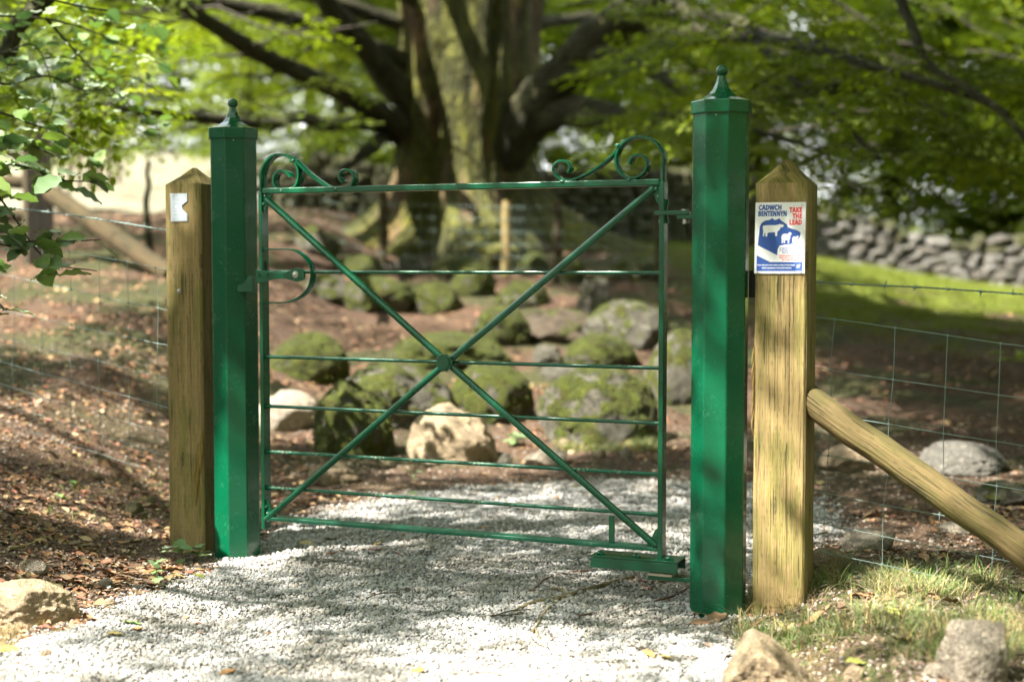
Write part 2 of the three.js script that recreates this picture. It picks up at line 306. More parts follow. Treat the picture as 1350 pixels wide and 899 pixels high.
// ------------------------------------------------------------------ trees
// Where the sun reaches the ground: gaps in the leaf cover, named by the spot they light (point, radius)
const sunXZ = p => [p.x - p.y * SUN.x / SUN.y, p.z - p.y * SUN.z / SUN.y];
const gaps = [];
const gap = (p, r, el = 1) => { const [x, z] = sunXZ(p); gaps.push([x, z, r, el]); };
{
  for (const [px, py, r] of [[60, 880, 0.16], [170, 868, 0.16], [250, 880, 0.26], [370, 880, 0.30], [500, 885, 0.34], [620, 880, 0.32], [740, 868, 0.27], [850, 850, 0.16], [900, 815, 0.12], [440, 846, 0.12], [330, 842, 0.10], [230, 838, 0.09], [560, 842, 0.10], [690, 838, 0.10],
    [500, 675, 0.13], [600, 690, 0.13], [690, 676, 0.15], [760, 700, 0.12], [560, 712, 0.09], [370, 710, 0.07],
    [90, 590, 0.16], [30, 615, 0.14], [150, 640, 0.13], [190, 560, 0.12], [60, 540, 0.12], [120, 700, 0.10], [40, 690, 0.1], [70, 780, 0.12], [60, 640, 0.1], [20, 560, 0.1],
    [380, 545, 0.22], [600, 575, 0.27], [400, 455, 0.2], [560, 340, 0.35], [470, 350, 0.35], [690, 345, 0.3], [690, 385, 0.3], [660, 420, 0.25], [720, 590, 0.12], [120, 350, 0.6], [190, 355, 0.5], [60, 380, 0.4], [1130, 720, 0.12], [1180, 800, 0.12], [1280, 840, 0.13], [1010, 850, 0.13], [1220, 770, 0.08]]) gap(groundHit(px, py), py > 780 ? r - 0.12 : r - 0.03);
  for (const [px, yb, up, r] of [[600, 613, 50, 0.30], [560, 613, 30, 0.22], [375, 570, 28, 0.28], [405, 504, 45, 0.24], [500, 606, 80, 0.12], [640, 560, 60, 0.16], [800, 592, 100, 0.18], [745, 490, 30, 0.2], [820, 462, 45, 0.25], [480, 412, 35, 0.25], [560, 414, 30, 0.2], [460, 366, 20, 0.3], [620, 392, 30, 0.25], [690, 406, 25, 0.25], [705, 362, 20, 0.25], [1020, 925, 75, 0.22], [1282, 902, 55, 0.17], [50, 828, 45, 0.2], [1260, 628, 30, 0.12]]) { const b = groundHit(px, yb); gap(P(px, yb - up, -b.z + 0.15), r); }
  for (const [px, py, D, r] of [[1030, 620, 3.85, 0.0], [1010, 700, 3.85, 0.02], [925, 420, 3.87, -0.08], [235, 335, 4.7, -0.05], [150, 250, 17, 1.6], [120, 238, 21, 2.2], [190, 240, 24, 2.2], [150, 225, 30, 2.5], [90, 250, 18, 1.5], [230, 250, 18, 1.2], [40, 340, 4.5, 0.3], [100, 316, 4.5, 0.2], [40, 220, 4.75, 0.25], [238, 420, 4.72, 0.12], [235, 560, 4.72, 0.1], [240, 660, 4.72, 0.08], [238, 330, 4.72, 0.05], [570, 60, 15.5, 0.5], [565, 20, 15.5, 0.5], [560, 150, 15.5, 0.25], [600, 110, 15.4, 0.2], [555, 250, 15.5, 0.1], [500, 330, 15.5, 0.3], [1140, 320, 18.9, 2.0], [1240, 335, 18.4, 2.2], [1330, 350, 17.8, 2.2], [1400, 360, 17.4, 2], [1090, 320, 18.9, 1.6], [1300, 400, 15, 1.3], [1220, 375, 17, 1.3], [1130, 368, 18, 1.0], [1345, 420, 13, 1.0], [1190, 395, 15, 1.1], [1260, 420, 13.2, 0.9]]) gap(P(px, py, D), r);
}
const slits = [[1.0, -4.0, -0.10], [0.66, -3.92, -0.16], [1.25, -4.2, -0.16], [-0.75, -4.95, -0.17], [0.3, -4.6, -0.18]];
const inGap = (p, m) => { const [x, z] = sunXZ(p); if (x > -0.5 && x < 1.4 && z > -5.0 && z < -3.82) { for (const [gx, gz, r] of slits) if (Math.hypot(x - gx, z - gz) < r + m) return true; return false; } for (const [gx, gz, r] of gaps) { const dx = x - gx, dz = z - gz, q = r + m; if (dx * dx + dz * dz < q * q) return r > 0.4 || z < -6 || n3(x * 2.4, 31, z * 3.2) < 0.28; } return false; };

// leaf sprays: flat fans of beech leaves on a thin twig, about half a metre long
function leafShape(len, wid, tris) {   // in its own axes: runs along +x, lies in xz, folded along the midrib
  if (tris === 4) return { p: [[0, 0, 0], [len * 0.45, 0.10 * wid, wid * 0.5], [len, -0.02 * len, 0], [len * 0.45, 0.10 * wid, -wid * 0.5], [len * 0.5, -0.03 * len, 0]], i: [[0, 4, 1], [1, 4, 2], [0, 3, 4], [3, 2, 4]] };
  const p = [], i = [], n = 6; for (let k = 0; k <= n; k++) { const t = k / n, w = wid * 0.5 * Math.pow(Math.sin(Math.PI * Math.pow(t, 0.85)), 0.75), y = -0.12 * len * t * t; const wv = 0.05 * wid * (k % 2 ? 1 : -1); p.push([len * t, y, 0], [len * t, y + 0.22 * w + wv, w], [len * t, y + 0.22 * w - wv, -w]); }
  for (let k = 0; k < n; k++) { const a = k * 3, b = a + 3; i.push([a, b, a + 1], [a + 1, b, b + 1], [a, a + 2, b], [a + 2, b + 2, b]); } return { p, i };
}
function makeSpray(sd, nl, tris = 4) {
  const pos = [], idx = []; const q = new THREE.Quaternion(), v = V(0, 0, 0);
  const addLeaf = (o, yaw, pitch, roll, s) => { const L = leafShape(0.078 * s, 0.047 * s, tris), b = pos.length / 3; q.setFromEuler(new THREE.Euler(roll, yaw, pitch, 'YZX')); for (const a of L.p) { v.set(...a).applyQuaternion(q).add(o); pos.push(v.x, v.y, v.z); } for (const t of L.i) idx.push(...t.map(k => k + b)); };
  const twig = (a, d, len, n, side0) => { for (let k = 0; k < n; k++) { const t = (k + 0.6) / n, s = (k % 2 ? 1 : -1) * side0, o = V(a.x + Math.cos(d) * len * t, a.y - 0.05 * t * t * len + 0.012 * rr(-1, 1), a.z - Math.sin(d) * len * t); addLeaf(o, d + s * rr(0.5, 1.15), rr(-0.45, 0.2), rr(-0.55, 0.55), rr(0.75, 1.15)); }
    const e = V(a.x + Math.cos(d) * len, a.y - 0.05 * len, a.z - Math.sin(d) * len); addLeaf(e, d + rr(-0.3, 0.3), rr(-0.4, 0.1), 0, 1); };
  twig(V(0, 0, 0), 0, 0.48, Math.round(nl * 0.36), 1);
  for (const [t, d, l] of [[0.1, 0.85, 0.3], [0.14, -0.85, 0.3], [0.28, 0.75, 0.22], [0.31, -0.8, 0.22]]) twig(V(t, 0, 0), d + rr(-0.15, 0.15), l, Math.round(nl * 0.16), 1);
  return geoFrom(pos, idx);
}
const sprays = [0, 1, 2].map(k => makeSpray(k, 34));
const UPY = V(0, 1, 0);
function sprayMatrix(p, dir, tilt, s) {     // dir: where the twig points; leaves lie roughly flat
  const x = dir.clone().normalize(), z0 = x.clone().cross(UPY).normalize(); let y = z0.clone().cross(x).normalize();
  const m = new THREE.Matrix4().makeBasis(x, y, z0.clone()), r = new THREE.Matrix4().makeRotationX(tilt);
  m.multiply(r).scale(V(s, s, s)); m.setPosition(p); return m;
}
const leafTone = (k = 0) => { const t = rnd(), y = rnd() < 0.12 ? 1.3 : 1; return C(lerp(0.108, 0.215, t) * y, lerp(0.165, 0.285, t) * (1 + (y - 1) * 0.5), lerp(0.006, 0.011, t)).multiplyScalar(1 + k); };

class Canopy {
  constructor() { this.lists = [[], [], []]; this.twigs = []; }
  spray(p, dir, s, tone = 0) {
    if (this.keep && !this.keep(p)) return;
    if (inGap(p.clone().addScaledVector(dir, 0.24 * s / dir.length()), 0.30 * s)) return;
    this.lists[Math.floor(rnd() * 3)].push({ m: sprayMatrix(p, dir, rr(-0.5, 0.5), s), c: leafTone(tone) });
  }
  branch(a, dir, len, r, droop, s, sides = 1) {       // a side branch with sprays on both sides
    const pts = [], n = 5; for (let k = 0; k <= n; k++) { const t = k / n; pts.push(a.clone().addScaledVector(dir, len * t).add(V(0.1 * len * n3(a.x, t * 2, a.z) * t, -droop * len * t * t + 0.05 * len * n3(a.z, t * 2, a.x), 0.1 * len * n3(a.y, t * 2, a.z) * t))); }
    if (!this.keep || this.keep(pts[3])) this.twigs.push(tube(pts, t => r * (1 - 0.75 * t), 4, { open: true }));
    const step = 0.19 * s, m = Math.floor(len / step);
    for (let k = 1; k <= m; k++) {
      const t = k / m, i = Math.min(n - 1, Math.floor(t * n)), p = pts[i].clone().lerp(pts[i + 1], t * n - i), tg = pts[i + 1].clone().sub(pts[i]).normalize();
      const sd = tg.clone().cross(UPY).normalize().multiplyScalar((k % 2 ? 1 : -1) * rr(0.5, 1.1));
      this.spray(p, tg.clone().multiplyScalar(0.7).add(sd).add(V(0, rr(-0.35, 0.1), 0)), s * rr(0.8, 1.15));
    }
    this.spray(pts[n], pts[n].clone().sub(pts[n - 1]), s);
  }
  limb(pts, r0, r1, mat, tree, o = {}) {
    const q = smooth(pts, Math.max(14, Math.round(pts.length * 7)));
    if (!o.bare) part(tree, 'limb', tube(q, t => lerp(r0, r1, Math.pow(t, 0.8)), o.sides || 10, { rough: 0.25 }), mat);
    let len = 0, next = o.from ?? 1.2, side = 1; const step = o.step ?? 0.34;
    for (let i = 1; i < q.length; i++) {
      len += q[i].distanceTo(q[i - 1]);
      while (len > next) {
        next += step * rr(0.7, 1.3); side = -side;
        const tg = q[i].clone().sub(q[i - 1]).normalize(), sd = tg.clone().cross(UPY).normalize().multiplyScalar(side);
        const d = tg.multiplyScalar(rr(0.3, 0.8)).add(sd.multiplyScalar(rr(0.6, 1.1))).add(V(0, rr(-0.25, 0.35), 0)).normalize();
        this.branch(q[i], d, rr(0.9, 2.0) * (o.reach ?? 1), Math.max(0.006, lerp(r0, r1, i / q.length) * 0.22), rr(0.0, 0.3), o.s ?? 1);
      }
    }
    const e = q[q.length - 1]; this.branch(e, e.clone().sub(q[q.length - 2]).normalize(), 0.9, r1 * 0.8, 0.3, o.s ?? 1);
  }
  finish(tree, tone) {
    const crown = new THREE.Group(); crown.name = 'crown'; tree.add(crown); crown.userData.kind = 'stuff';
    this.lists.forEach((l, i) => l.length && copies(crown, 'foliage', sprays[i], leafMat, l));
    if (this.twigs.length) { const t = part(crown, 'twigs', merge(this.twigs), twigMat); t.userData.kind = 'stuff'; }
    console.log('sprays', tree.name, this.lists.reduce((s, l) => s + l.length, 0));
  }
}

// --- the great beech
const TB = P(608, 330, 16.2); TB.y = hgt(TB.x, TB.z);
const beech = thing('beech_tree', 'huge old mossy beech with fluted trunk and low spreading limbs', 'tree', V(0, 0, 0));
{
  const nt = 168, ny = 120, pos = [], uv = [], col = [], idx = [], top = 6.6;
  const wob = (th, y) => {
    const c = Math.cos(th), s = Math.sin(th), h = y - TB.y;
    let r = 0.62 + 0.13 * ss(0.8, 2.0, h) + 0.04 * ss(2.2, 3.2, h) - 0.45 * ss(3.4, 5.6, h);
    const but = Math.pow(0.5 + 0.5 * Math.cos(th * 4 + 0.9 + 0.5 * n3(c, s, 3)), 1.6) * 0.8 + 0.2 * (0.5 + 0.5 * Math.cos(th * 7 + 2));
    r += Math.exp(-Math.max(0, h) / 0.40) * (0.22 + 1.35 * but) + Math.exp(-Math.max(0, h) / 1.2) * 0.12 * but;
    r *= 1 + 0.045 * Math.cos(th * 5 + 0.6 + 0.8 * n3(2, h * 0.4, 1)) + 0.035 * Math.cos(th * 11 + 1.2 + 1.2 * n3(5, h * 0.6, 2)) + 0.10 * fbm(c * 1.2, h * 0.35, s * 1.2, 3) + 0.03 * fbm(c * 6, h * 0.9, s * 6, 3);
    const groove = Math.exp(-Math.pow((((th - 1.15 - 0.18 * n3(1, h * 0.5, 7) + Math.PI * 3) % (Math.PI * 2)) - Math.PI) / 0.09, 2)); r -= 0.12 * groove * ss(0.3, 1.2, h);
    const groove2 = Math.exp(-Math.pow((((th - 2.15 - 0.15 * n3(4, h * 0.5, 7) + Math.PI * 3) % (Math.PI * 2)) - Math.PI) / 0.08, 2)); r -= 0.10 * groove2;
    return r;
  };
  for (let j = 0; j <= ny; j++) {
    const y = TB.y - 0.4 + (top + 0.4) * Math.pow(j / ny, 1.5);
    for (let i = 0; i <= nt; i++) {
      const th = i % nt / nt * Math.PI * 2, r = wob(th, y), lean = 0.03 * (y - TB.y);
      pos.push(TB.x + Math.cos(th) * r + lean, y, TB.z + Math.sin(th) * r); uv.push(i / nt * 5, y);
      const c = Math.cos(th), s = Math.sin(th), m = ss(-0.10, 0.10, fbm(c * 2.2 + 3, y * 0.7, s * 2.2, 4) + 0.26 - 0.03 * (y - TB.y) - 0.08 * c);
      const w = fbm(c * 5, y * 2.5, s * 5, 3), red = ss(0.0, 0.3, fbm(c * 1.5, y * 0.5, s * 1.5 + 7, 2));
      const bark = [0.15 + 0.07 * w + 0.05 * red, 0.105 + 0.05 * w + 0.01 * red, 0.045 + 0.025 * w]; const ms = [0.10 + 0.045 * w, 0.108 + 0.045 * w, 0.008];
      col.push(...bark.map((b, k) => Math.max(0.01, lerp(b, ms[k], m * 0.9))));
    }
  }
  for (let j = 0; j < ny; j++) for (let i = 0; i < nt; i++) { const a = j * (nt + 1) + i, w = nt + 1; idx.push(a, a + w, a + 1, a + 1, a + w, a + w + 1); }
  part(beech, 'trunk', geoFrom(pos, idx, uv, col), barkMat);
}
{
  const can = new Canopy();
  can.keep = p => {      // limbs keep clear of the view of the trunk's foot, of the path and of browsing sheep
    const D = -p.z, low = p.x > 1.4 * D / 12 ? 0.155 * 0 + 1.2 + 0.02 * D : 1.62 + 0.035 * D;
    if (p.y < low + 0.25 * n3(p.x * 0.8, 1, p.z * 0.8)) return false;
    if (D < 16 && p.y < EYE + 0.25 * D && Math.abs(p.x + 0.42 * D / 16) < 1.05 * D / 16 + 0.35) return false;
    if (D < 6.4 && p.y < 3.2) return false;
    if (D < 10.5 && p.y < EYE + 0.21 * D && !(p.x > 0.16 * D && p.y > EYE + (D > 8.5 ? 0.06 : 0.12) * D)) return false;
    if (D > 8 && p.x > 0.03 * D && p.x < 0.16 * D && p.y < EYE + 0.058 * D) return false;
    const [sx2, sz2] = sunXZ(p); if (sx2 < 0.6 + 0.8 * n3(p.x * 0.4, p.y * 0.4, p.z * 0.4) && sz2 < -9.5 && p.y > 4.4) return false;   // upper crown thinned here to let sun onto the lower left limbs
    return true;
  };
  const px = (a) => a.map(([x, y, d]) => P(x, y, d));
  // limbs one can see
  can.limb(px([[600, 190, 16], [555, 150, 15.8], [515, 110, 15.5], [480, 60, 15], [435, 10, 14.5], [400, -60, 14]]), 0.2, 0.09, limbMat, beech, { from: 2.4 });
  can.limb(px([[590, 200, 16], [520, 160, 15.6], [440, 115, 14.5], [350, 75, 13.2], [275, 30, 12], [230, 0, 11], [180, -30, 10]]), 0.15, 0.04, limbMat, beech, { from: 1.6 });
  can.limb(px([[590, 215, 16], [520, 170, 15.8], [470, 163, 15], [425, 164, 14.3], [398, 155, 13.8], [360, 163, 13.2], [300, 160, 12.4], [220, 150, 11.4], [140, 140, 10.4]]), 0.10, 0.025, limbMat, beech, { from: 1.8 });
  can.limb(px([[590, 230, 16], [515, 178, 15.8], [488, 196, 15.2], [462, 214, 14.8], [430, 238, 14.2], [380, 246, 13.6], [320, 250, 12.8]]), 0.11, 0.03, limbMat, beech, { from: 3.0, reach: 0.7 });
  can.limb(px([[640, 220, 16], [700, 150, 15.6], [745, 100, 15.2], [790, 50, 14.6], [850, 5, 13.8], [930, -45, 12.6]]), 0.34, 0.13, limbMat, beech, { from: 2.6, sides: 14 });
  can.limb(px([[640, 230, 16], [705, 160, 15.6], [760, 148, 15], [810, 155, 14.4], [850, 165, 13.8], [905, 160, 13], [960, 150, 12.2], [1040, 120, 11.2], [1150, 115, 10]]), 0.22, 0.05, limbMat, beech, { from: 2.2, sides: 12 });
  can.limb(px([[760, 85, 15], [800, 68, 14.2], [850, 92, 13.4], [905, 122, 12.6], [980, 165, 11.6], [1060, 190, 10.6]]), 0.075, 0.02, limbMat, beech, { from: 0.8 });
  can.limb(px([[700, 150, 15.6], [735, 105, 15], [790, 98, 14.4], [850, 92, 13.6]]), 0.09, 0.03, limbMat, beech, { from: 1.2 });
  can.limb(px([[960, 20, 12], [1010, 50, 11], [1070, 62, 10], [1140, 85, 9.2], [1230, 110, 8.4], [1310, 140, 7.8], [1360, 190, 7.4]]), 0.06, 0.014, limbMat, beech, { from: 0.5 });
  can.limb(px([[1180, -20, 9], [1205, 40, 8.6], [1225, 85, 8.2], [1275, 115, 7.8], [1330, 150, 7.4]]), 0.04, 0.012, limbMat, beech, { from: 0.4 });
  can.limb(px([[880, -10, 13], [930, 40, 12], [1000, 60, 11], [1050, 110, 10.2], [1110, 160, 9.6], [1160, 210, 9]]), 0.06, 0.016, limbMat, beech, { from: 0.5 });
  can.limb(px([[600, 120, 16.5], [570, 60, 16.3], [560, -20, 16.2], [555, -120, 16.2]]), 0.3, 0.2, limbMat, beech, { from: 5, sides: 14 });
  // the rest of the crown, spreading all round
  const nL = 78;
  for (let k = 0; k < nL; k++) {
    const az = k * 2.399963 + rr(-0.2, 0.2), h0 = TB.y + lerp(1.9, 5.4, Math.pow(k / nL, 0.9)), len = lerp(9.8, 5, k / nL) * rr(0.8, 1.08);
    const d = V(Math.cos(az), 0, Math.sin(az)), pts = [];
    for (let i = 0; i <= 5; i++) { const t = i / 5; pts.push(V(TB.x + 0.3 * d.x + d.x * len * t + 0.5 * n3(k, t * 2, 1) * t, h0 + len * (0.30 * t - 0.34 * t * t * lerp(1.1, 0.5, k / nL)) + 0.4 * n3(k, t * 2, 5) * t, TB.z + 0.3 * d.z + d.z * len * t + 0.5 * n3(k, t * 2, 9) * t)); }
    const open = pts.filter(p => { const [x, z] = sunXZ(p); return gaps.some(([gx, gz, r]) => r > 0.7 && Math.hypot(x - gx, z - gz) < r); }).length > 0;
    const vis = open || d.z > 0 && Math.abs(pts[2].x - TB.x * 0.8) < 1.6 && h0 < 5;
    can.limb(pts, lerp(0.11, 0.06, k / nL), 0.015, limbMat, beech, { from: 1.6, s: 1.0, step: 0.42, reach: 1.15, bare: vis });
  }
  // unseen heavy crown layers added over the strut side to shade the canopy
  for (let n = 0; n < 5200; n++) { const gx = rr(2.6, 11.5), gz = rr(-19, -5), y = rr(4.6, 9.5), p = V(gx + y * SUN.x / SUN.y, y, gz + y * SUN.z / SUN.y); if (y < EYE + 0.24 * -p.z) continue; can.spray(p, V(rr(-1, 1), rr(-0.3, 0.1), rr(-1, 1)), rr(1.1, 1.5)); }
  can.finish(beech);
}
console.log('beech done');

// --- the tree over the path's near side, out of the picture to the left; only its lowest branches hang into view
const nearTree = thing('hazel_tree', 'tree whose leafy branches hang over the wire netting and torn notice post', 'tree', V(0, 0, 0));
{
  const T0 = V(-5.0, 0.2, -3.4); T0.y = hgt(T0.x, T0.z);
  const tr = smooth([V(T0.x, T0.y - 0.3, T0.z), V(T0.x + 0.1, 1.5, T0.z - 0.1), V(T0.x + 0.35, 3.4, T0.z + 0.2), V(T0.x + 0.6, 5.6, T0.z + 0.6), V(T0.x + 0.5, 8.0, T0.z + 1)], 30);
  part(nearTree, 'trunk', tube(tr, t => lerp(0.3, 0.06, t) + 0.16 * Math.exp(-t * 14), 18, { rough: 0.25 }), limbMat);
  const can = new Canopy();
  can.keep = p => p.y > 3.0 || -p.z < 2;
  const k = SUN.x / SUN.y, kz = SUN.z / SUN.y;
  // leaf cover that shades the gate
  for (let n = 0; n < 3000; n++) {
    const gx = rr(-4.2, 3.0), gz = rr(-7.6, -2.1), y = rr(3.6, 7.8), p = V(gx + y * k, y, gz + y * kz);
    const core = gx > -1.5 && gx < 1.3 && gz > -6 && gz < -3.5; if (fbm(gx * 1.1, 5, gz * 1.1, 3) < (core ? -0.25 : -0.12) || (core && rnd() < 0.45)) continue;
    can.spray(p, V(rr(-1, 1), rr(-0.3, 0.1), rr(-1, 1)), rr(0.85, 1.2));
  }
  for (let n = 0; n < 8; n++) {
    const a = tr[8 + Math.floor(rnd() * 18)], g = V(rr(-3.5, 2.5), 0, rr(-7, -2.4)), y = rr(4.2, 7), e = V(g.x + y * k, y, g.z + y * kz), m = a.clone().lerp(e, 0.5).add(V(0, 0.6, 0));
    part(nearTree, 'limb', tube(smooth([a, m, e], 14), t => lerp(0.045, 0.008, t), 8, { rough: 0.2 }), limbMat);
  }
  can.finish(nearTree);
  // low branches in view, with single leaves
  const leafGeos = [0, 1, 2].map(q => { const L = leafShape(1, 0.62 + 0.05 * q, 24); return geoFrom(L.p.flat(), L.i.flat()); });
  const leafMats = [C(0.10, 0.19, 0.04), C(0.13, 0.23, 0.035), C(0.17, 0.27, 0.03), C(0.08, 0.16, 0.04)].map(nearLeafMat);
  const twigs = [
    [[-120, 120, 4.6], [-40, 210, 4.6], [20, 290, 4.5], [48, 330, 4.5], [70, 348, 4.5], [127, 357, 4.55]],
    [[-40, 210, 4.6], [10, 215, 4.7], [40, 222, 4.75], [75, 236, 4.75], [128, 240, 4.8]],
    [[-40, 210, 4.6], [0, 322, 4.4], [40, 318, 4.45], [90, 318, 4.5], [132, 316, 4.55]],
    [[-60, 300, 4.3], [-20, 380, 4.3], [8, 410, 4.35]],
    [[-100, -40, 5.6], [-10, 70, 5.4], [45, 60, 5.6], [70, 130, 5.6], [60, 172, 5.6], [80, 180, 5.6]],
    [[-90, 60, 5.2], [0, 110, 5.4], [60, 100, 5.6], [120, 120, 5.8], [170, 100, 6], [215, 125, 6.1]],
    [[-80, 20, 5.6], [60, 25, 5.8], [130, 45, 6], [180, 70, 6.1], [225, 92, 6.2]],
    [[60, 25, 5.8], [110, 80, 6], [160, 130, 6.2], [205, 165, 6.3], [212, 196, 6.3]],
    [[-60, 140, 5], [5, 150, 5.1], [45, 165, 5.2], [80, 175, 5.3], [120, 205, 5.4]],
    [[-30, -30, 5.4], [90, 5, 5.6], [150, 15, 5.9], [230, 30, 6.2]],
    [[-60, 180, 4.9], [0, 195, 5], [35, 190, 5.1], [70, 205, 5.15]],
    [[-80, 90, 5.6], [20, 85, 5.7], [80, 75, 5.9], [140, 90, 6.1]],
  ];
  let nLeaf = 0;
  for (const tw of twigs) {
    const q = smooth(tw.map(a => P(...a)), 40);
    part(nearTree, 'twig', tube(q, t => lerp(0.006, 0.0016, t), 6), twigMat);
    const n = tw[0][2] < 5 ? 20 : 26;
    for (let i = 0; i < n && nLeaf < 290; i++) {
      const t = 0.22 + 0.78 * (i + rnd() * 0.6) / n, p = q[Math.min(40, Math.floor(t * 40))].clone().add(V(rr(-0.05, 0.05), rr(-0.05, 0.05), rr(-0.08, 0.08)).multiplyScalar(tw[0][2] < 5 ? 0.5 : 1.5)), L = tw[0][2] < 5 ? rr(0.075, 0.115) : rr(0.055, 0.095);
      const m = part(nearTree, 'leaf', pick(leafGeos), pick(leafMats)); m.position.copy(p); m.rotation.set(rr(-0.7, 0.7), rr(0, 6.3), rr(-0.6, 0.3), 'YZX'); m.scale.setScalar(L); nLeaf++;
    }
  }
  // a bare bough crossing the corner
  part(nearTree, 'limb', tube(smooth([P(-60, 120, 6.2), P(8, 70, 6.2), P(20, 38, 6.2), P(45, 12, 6.2), P(80, -20, 6.2), P(160, -90, 6.3)], 24), t => lerp(0.042, 0.03, t), 10, { rough: 0.2 }), limbMat);
  const c2 = new Canopy(); c2.keep = p => true;
  for (let n = 0; n < 150; n++) c2.spray(P(Math.pow(rnd(), 1.3) * 250 - 60, rr(-40, 190), rr(6, 8.5)), V(rr(-1, 1), rr(-0.4, 0.1), rr(-1, 1)), rr(0.6, 0.85));
  c2.finish(nearTree);
}
// --- trees behind
const trunkMat = limbMat;
function farTree(name, label, x, z, h, R, base, n, s, group, y1 = 1.2) {
  const g = thing(name, label, 'tree', V(0, 0, 0), 0, group), y0 = hgt(x, z), can = new Canopy();
  part(g, 'trunk', tube(smooth([V(x, y0 - 0.3, z), V(x + rr(-0.2, 0.2), y0 + h * 0.3, z), V(x + rr(-0.4, 0.4), y0 + h * 0.85, z)], 14), t => lerp(0.02 * h, 0.004 * h, t), 10, { rough: 0.2 }), trunkMat);
  for (let k = 0; k < 9; k++) { const a = rr(0, 6.3), yy = y0 + rr(0.25, 0.8) * h, l = R * rr(0.5, 0.9); part(g, 'limb', tube(smooth([V(x, yy, z), V(x + Math.cos(a) * l * 0.5, yy + 0.2 * l, z + Math.sin(a) * l * 0.5), V(x + Math.cos(a) * l, yy + 0.25 * l, z + Math.sin(a) * l)], 10), t => lerp(0.009 * h, 0.002 * h, t), 7), trunkMat); }
  can.keep = p => p.y > y0 + y1;
  const clumps = []; for (let k = 0; k < 26; k++) { const a = rr(0, 6.3), el = rr(-0.9, 1), rad = R * rr(0.45, 1); clumps.push([V(x + Math.cos(a) * rad * Math.sqrt(1 - el * el * 0.8), y0 + base + (h - base) * (0.5 + 0.5 * el), z + Math.sin(a) * rad * Math.sqrt(1 - el * el * 0.8)), R * rr(0.25, 0.42)]); }
  for (let k = 0; k < n; k++) { const [c, r] = pick(clumps), d = V(rr(-1, 1), rr(-0.7, 0.7), rr(-1, 1)).multiplyScalar(r); can.spray(c.clone().add(d), V(d.x + rr(-0.3, 0.3), rr(-0.3, 0.1), d.z), s * rr(0.8, 1.2)); }
  can.finish(g);
}
const FT = 'trees standing behind the great beech';
farTree('woodland_tree', 'light green tree behind the great beech, on the left', -11.5, -38, 9, 3.4, 1.8, 800, 1.6, FT, 2.6);
farTree('woodland_tree', 'tree rising beyond the stone wall, right of the beech trunk', 4.5, -27, 10, 4.2, -1.2, 1500, 1.7, FT, 0.2);
farTree('woodland_tree', 'spreading tree overhanging the sunlit stone wall', 9.5, -24, 10, 4.6, -0.6, 2200, 1.7, FT, 0.6);
farTree('woodland_tree', 'bushy tree standing directly behind the beech trunk', -0.5, -30, 9, 4, -1.2, 1200, 2.0, FT, 0.2);
farTree('woodland_tree', 'tree at the top of the sunlit field', -13, -46, 10, 5, -1, 1100, 2.4, FT, 0.5);
farTree('woodland_tree', 'tree at the field edge beyond the fence strut', -5.5, -40, 11, 5, -1, 1300, 2.4, FT, 0.3);
farTree('woodland_tree', 'tall tree far behind the wall and the signed post', 15, -36, 12, 6, -1.5, 1200, 2.6, FT, 0.2);
farTree('woodland_tree', 'dark tree far behind the gap by the beech', 4, -44, 12, 6, -1.5, 1100, 2.6, FT, 0.2);
farTree('woodland_tree', 'young tree at the lower corner of the sunlit field', -3.4, -27, 7, 2.6, -0.4, 700, 1.5, FT, 0.4);
farTree('woodland_tree', 'tall tree on the skyline above the field', -20, -52, 13, 6, 1.0, 900, 2.8, FT);
// trees added round the path, out of the picture, to cut the sky light
farTree('woodland_tree', 'added shade tree beside the path beyond the strut, crown over the netting', 6.2, -5.5, 10, 4.2, 0.6, 1700, 1.5, FT, 0.3);
farTree('woodland_tree', 'unseen added tree behind the viewer on the strut side of the path', 6.5, 3.5, 11, 4.6, 0.6, 1500, 1.7, FT, 0.3);
farTree('woodland_tree', 'unseen added tree behind the viewer at the end of the path', 1.5, 11, 12, 5, 0.6, 1300, 2.0, FT, 0.3);
farTree('woodland_tree', 'large unseen added tree behind the viewer on the latch side', -3.5, 9.5, 12, 5, 0.6, 1300, 2.0, FT, 0.3);
farTree('woodland_tree', 'large unseen added tree behind the viewer beyond the grass', 10.5, -0.5, 12, 5, 0.6, 1300, 2.0, FT, 0.3);
farTree('woodland_tree', 'dense tree close behind the sunlit wall', 7.2, -27.5, 11, 4.4, -1.2, 2400, 1.8, FT, 0.2);
farTree('woodland_tree', 'dense tree behind the far end of the sunlit wall', 11.5, -30, 11, 5, -1.2, 2400, 2.0, FT, 0.2);
{ // woods on all sides; the unseen ring is added to cut low sky light
  const l = [[], [], []];
  for (let k = 0; k < 10500; k++) {
    const a = k < 7600 ? rr(-Math.PI, Math.PI) : rr(-0.5, 0.5), front = Math.abs(a) < 0.55, R = front ? (a < -0.05 ? rr(62, 72) : rr(48, 58)) : rr(26, 33), x = Math.sin(a) * R, z = -Math.cos(a) * R - 4;
    const bump = 11 + 3 * n3(a * 6, 1, 1), y = hgt(x, z, false) * (front ? 1 : 0.3) + rr(0, 1) * bump * (front ? 1.5 : 1); const p = V(x + rr(-1, 1), y, z + rr(-1, 1));
    l[k % 3].push({ m: sprayMatrix(p, V(rr(-1, 1), rr(-0.6, 0.2), rr(-1, 1)), rr(-0.8, 0.8), front ? rr(2.4, 3.4) : rr(3.6, 5)), c: leafTone(-0.1) });
  }
  const g = thing('distant_woodland', 'far green woodland closing off the view, with an added unseen ring around', 'woodland'); g.userData.kind = 'stuff'; l.forEach((q, i) => copies(g, 'foliage', sprays[i], leafMat, q));
}
farTree('woodland_tree', 'sunny light green tree between the field and the beech', -4.3, -23, 8, 2.9, 1.6, 900, 1.3, FT, 1.9);
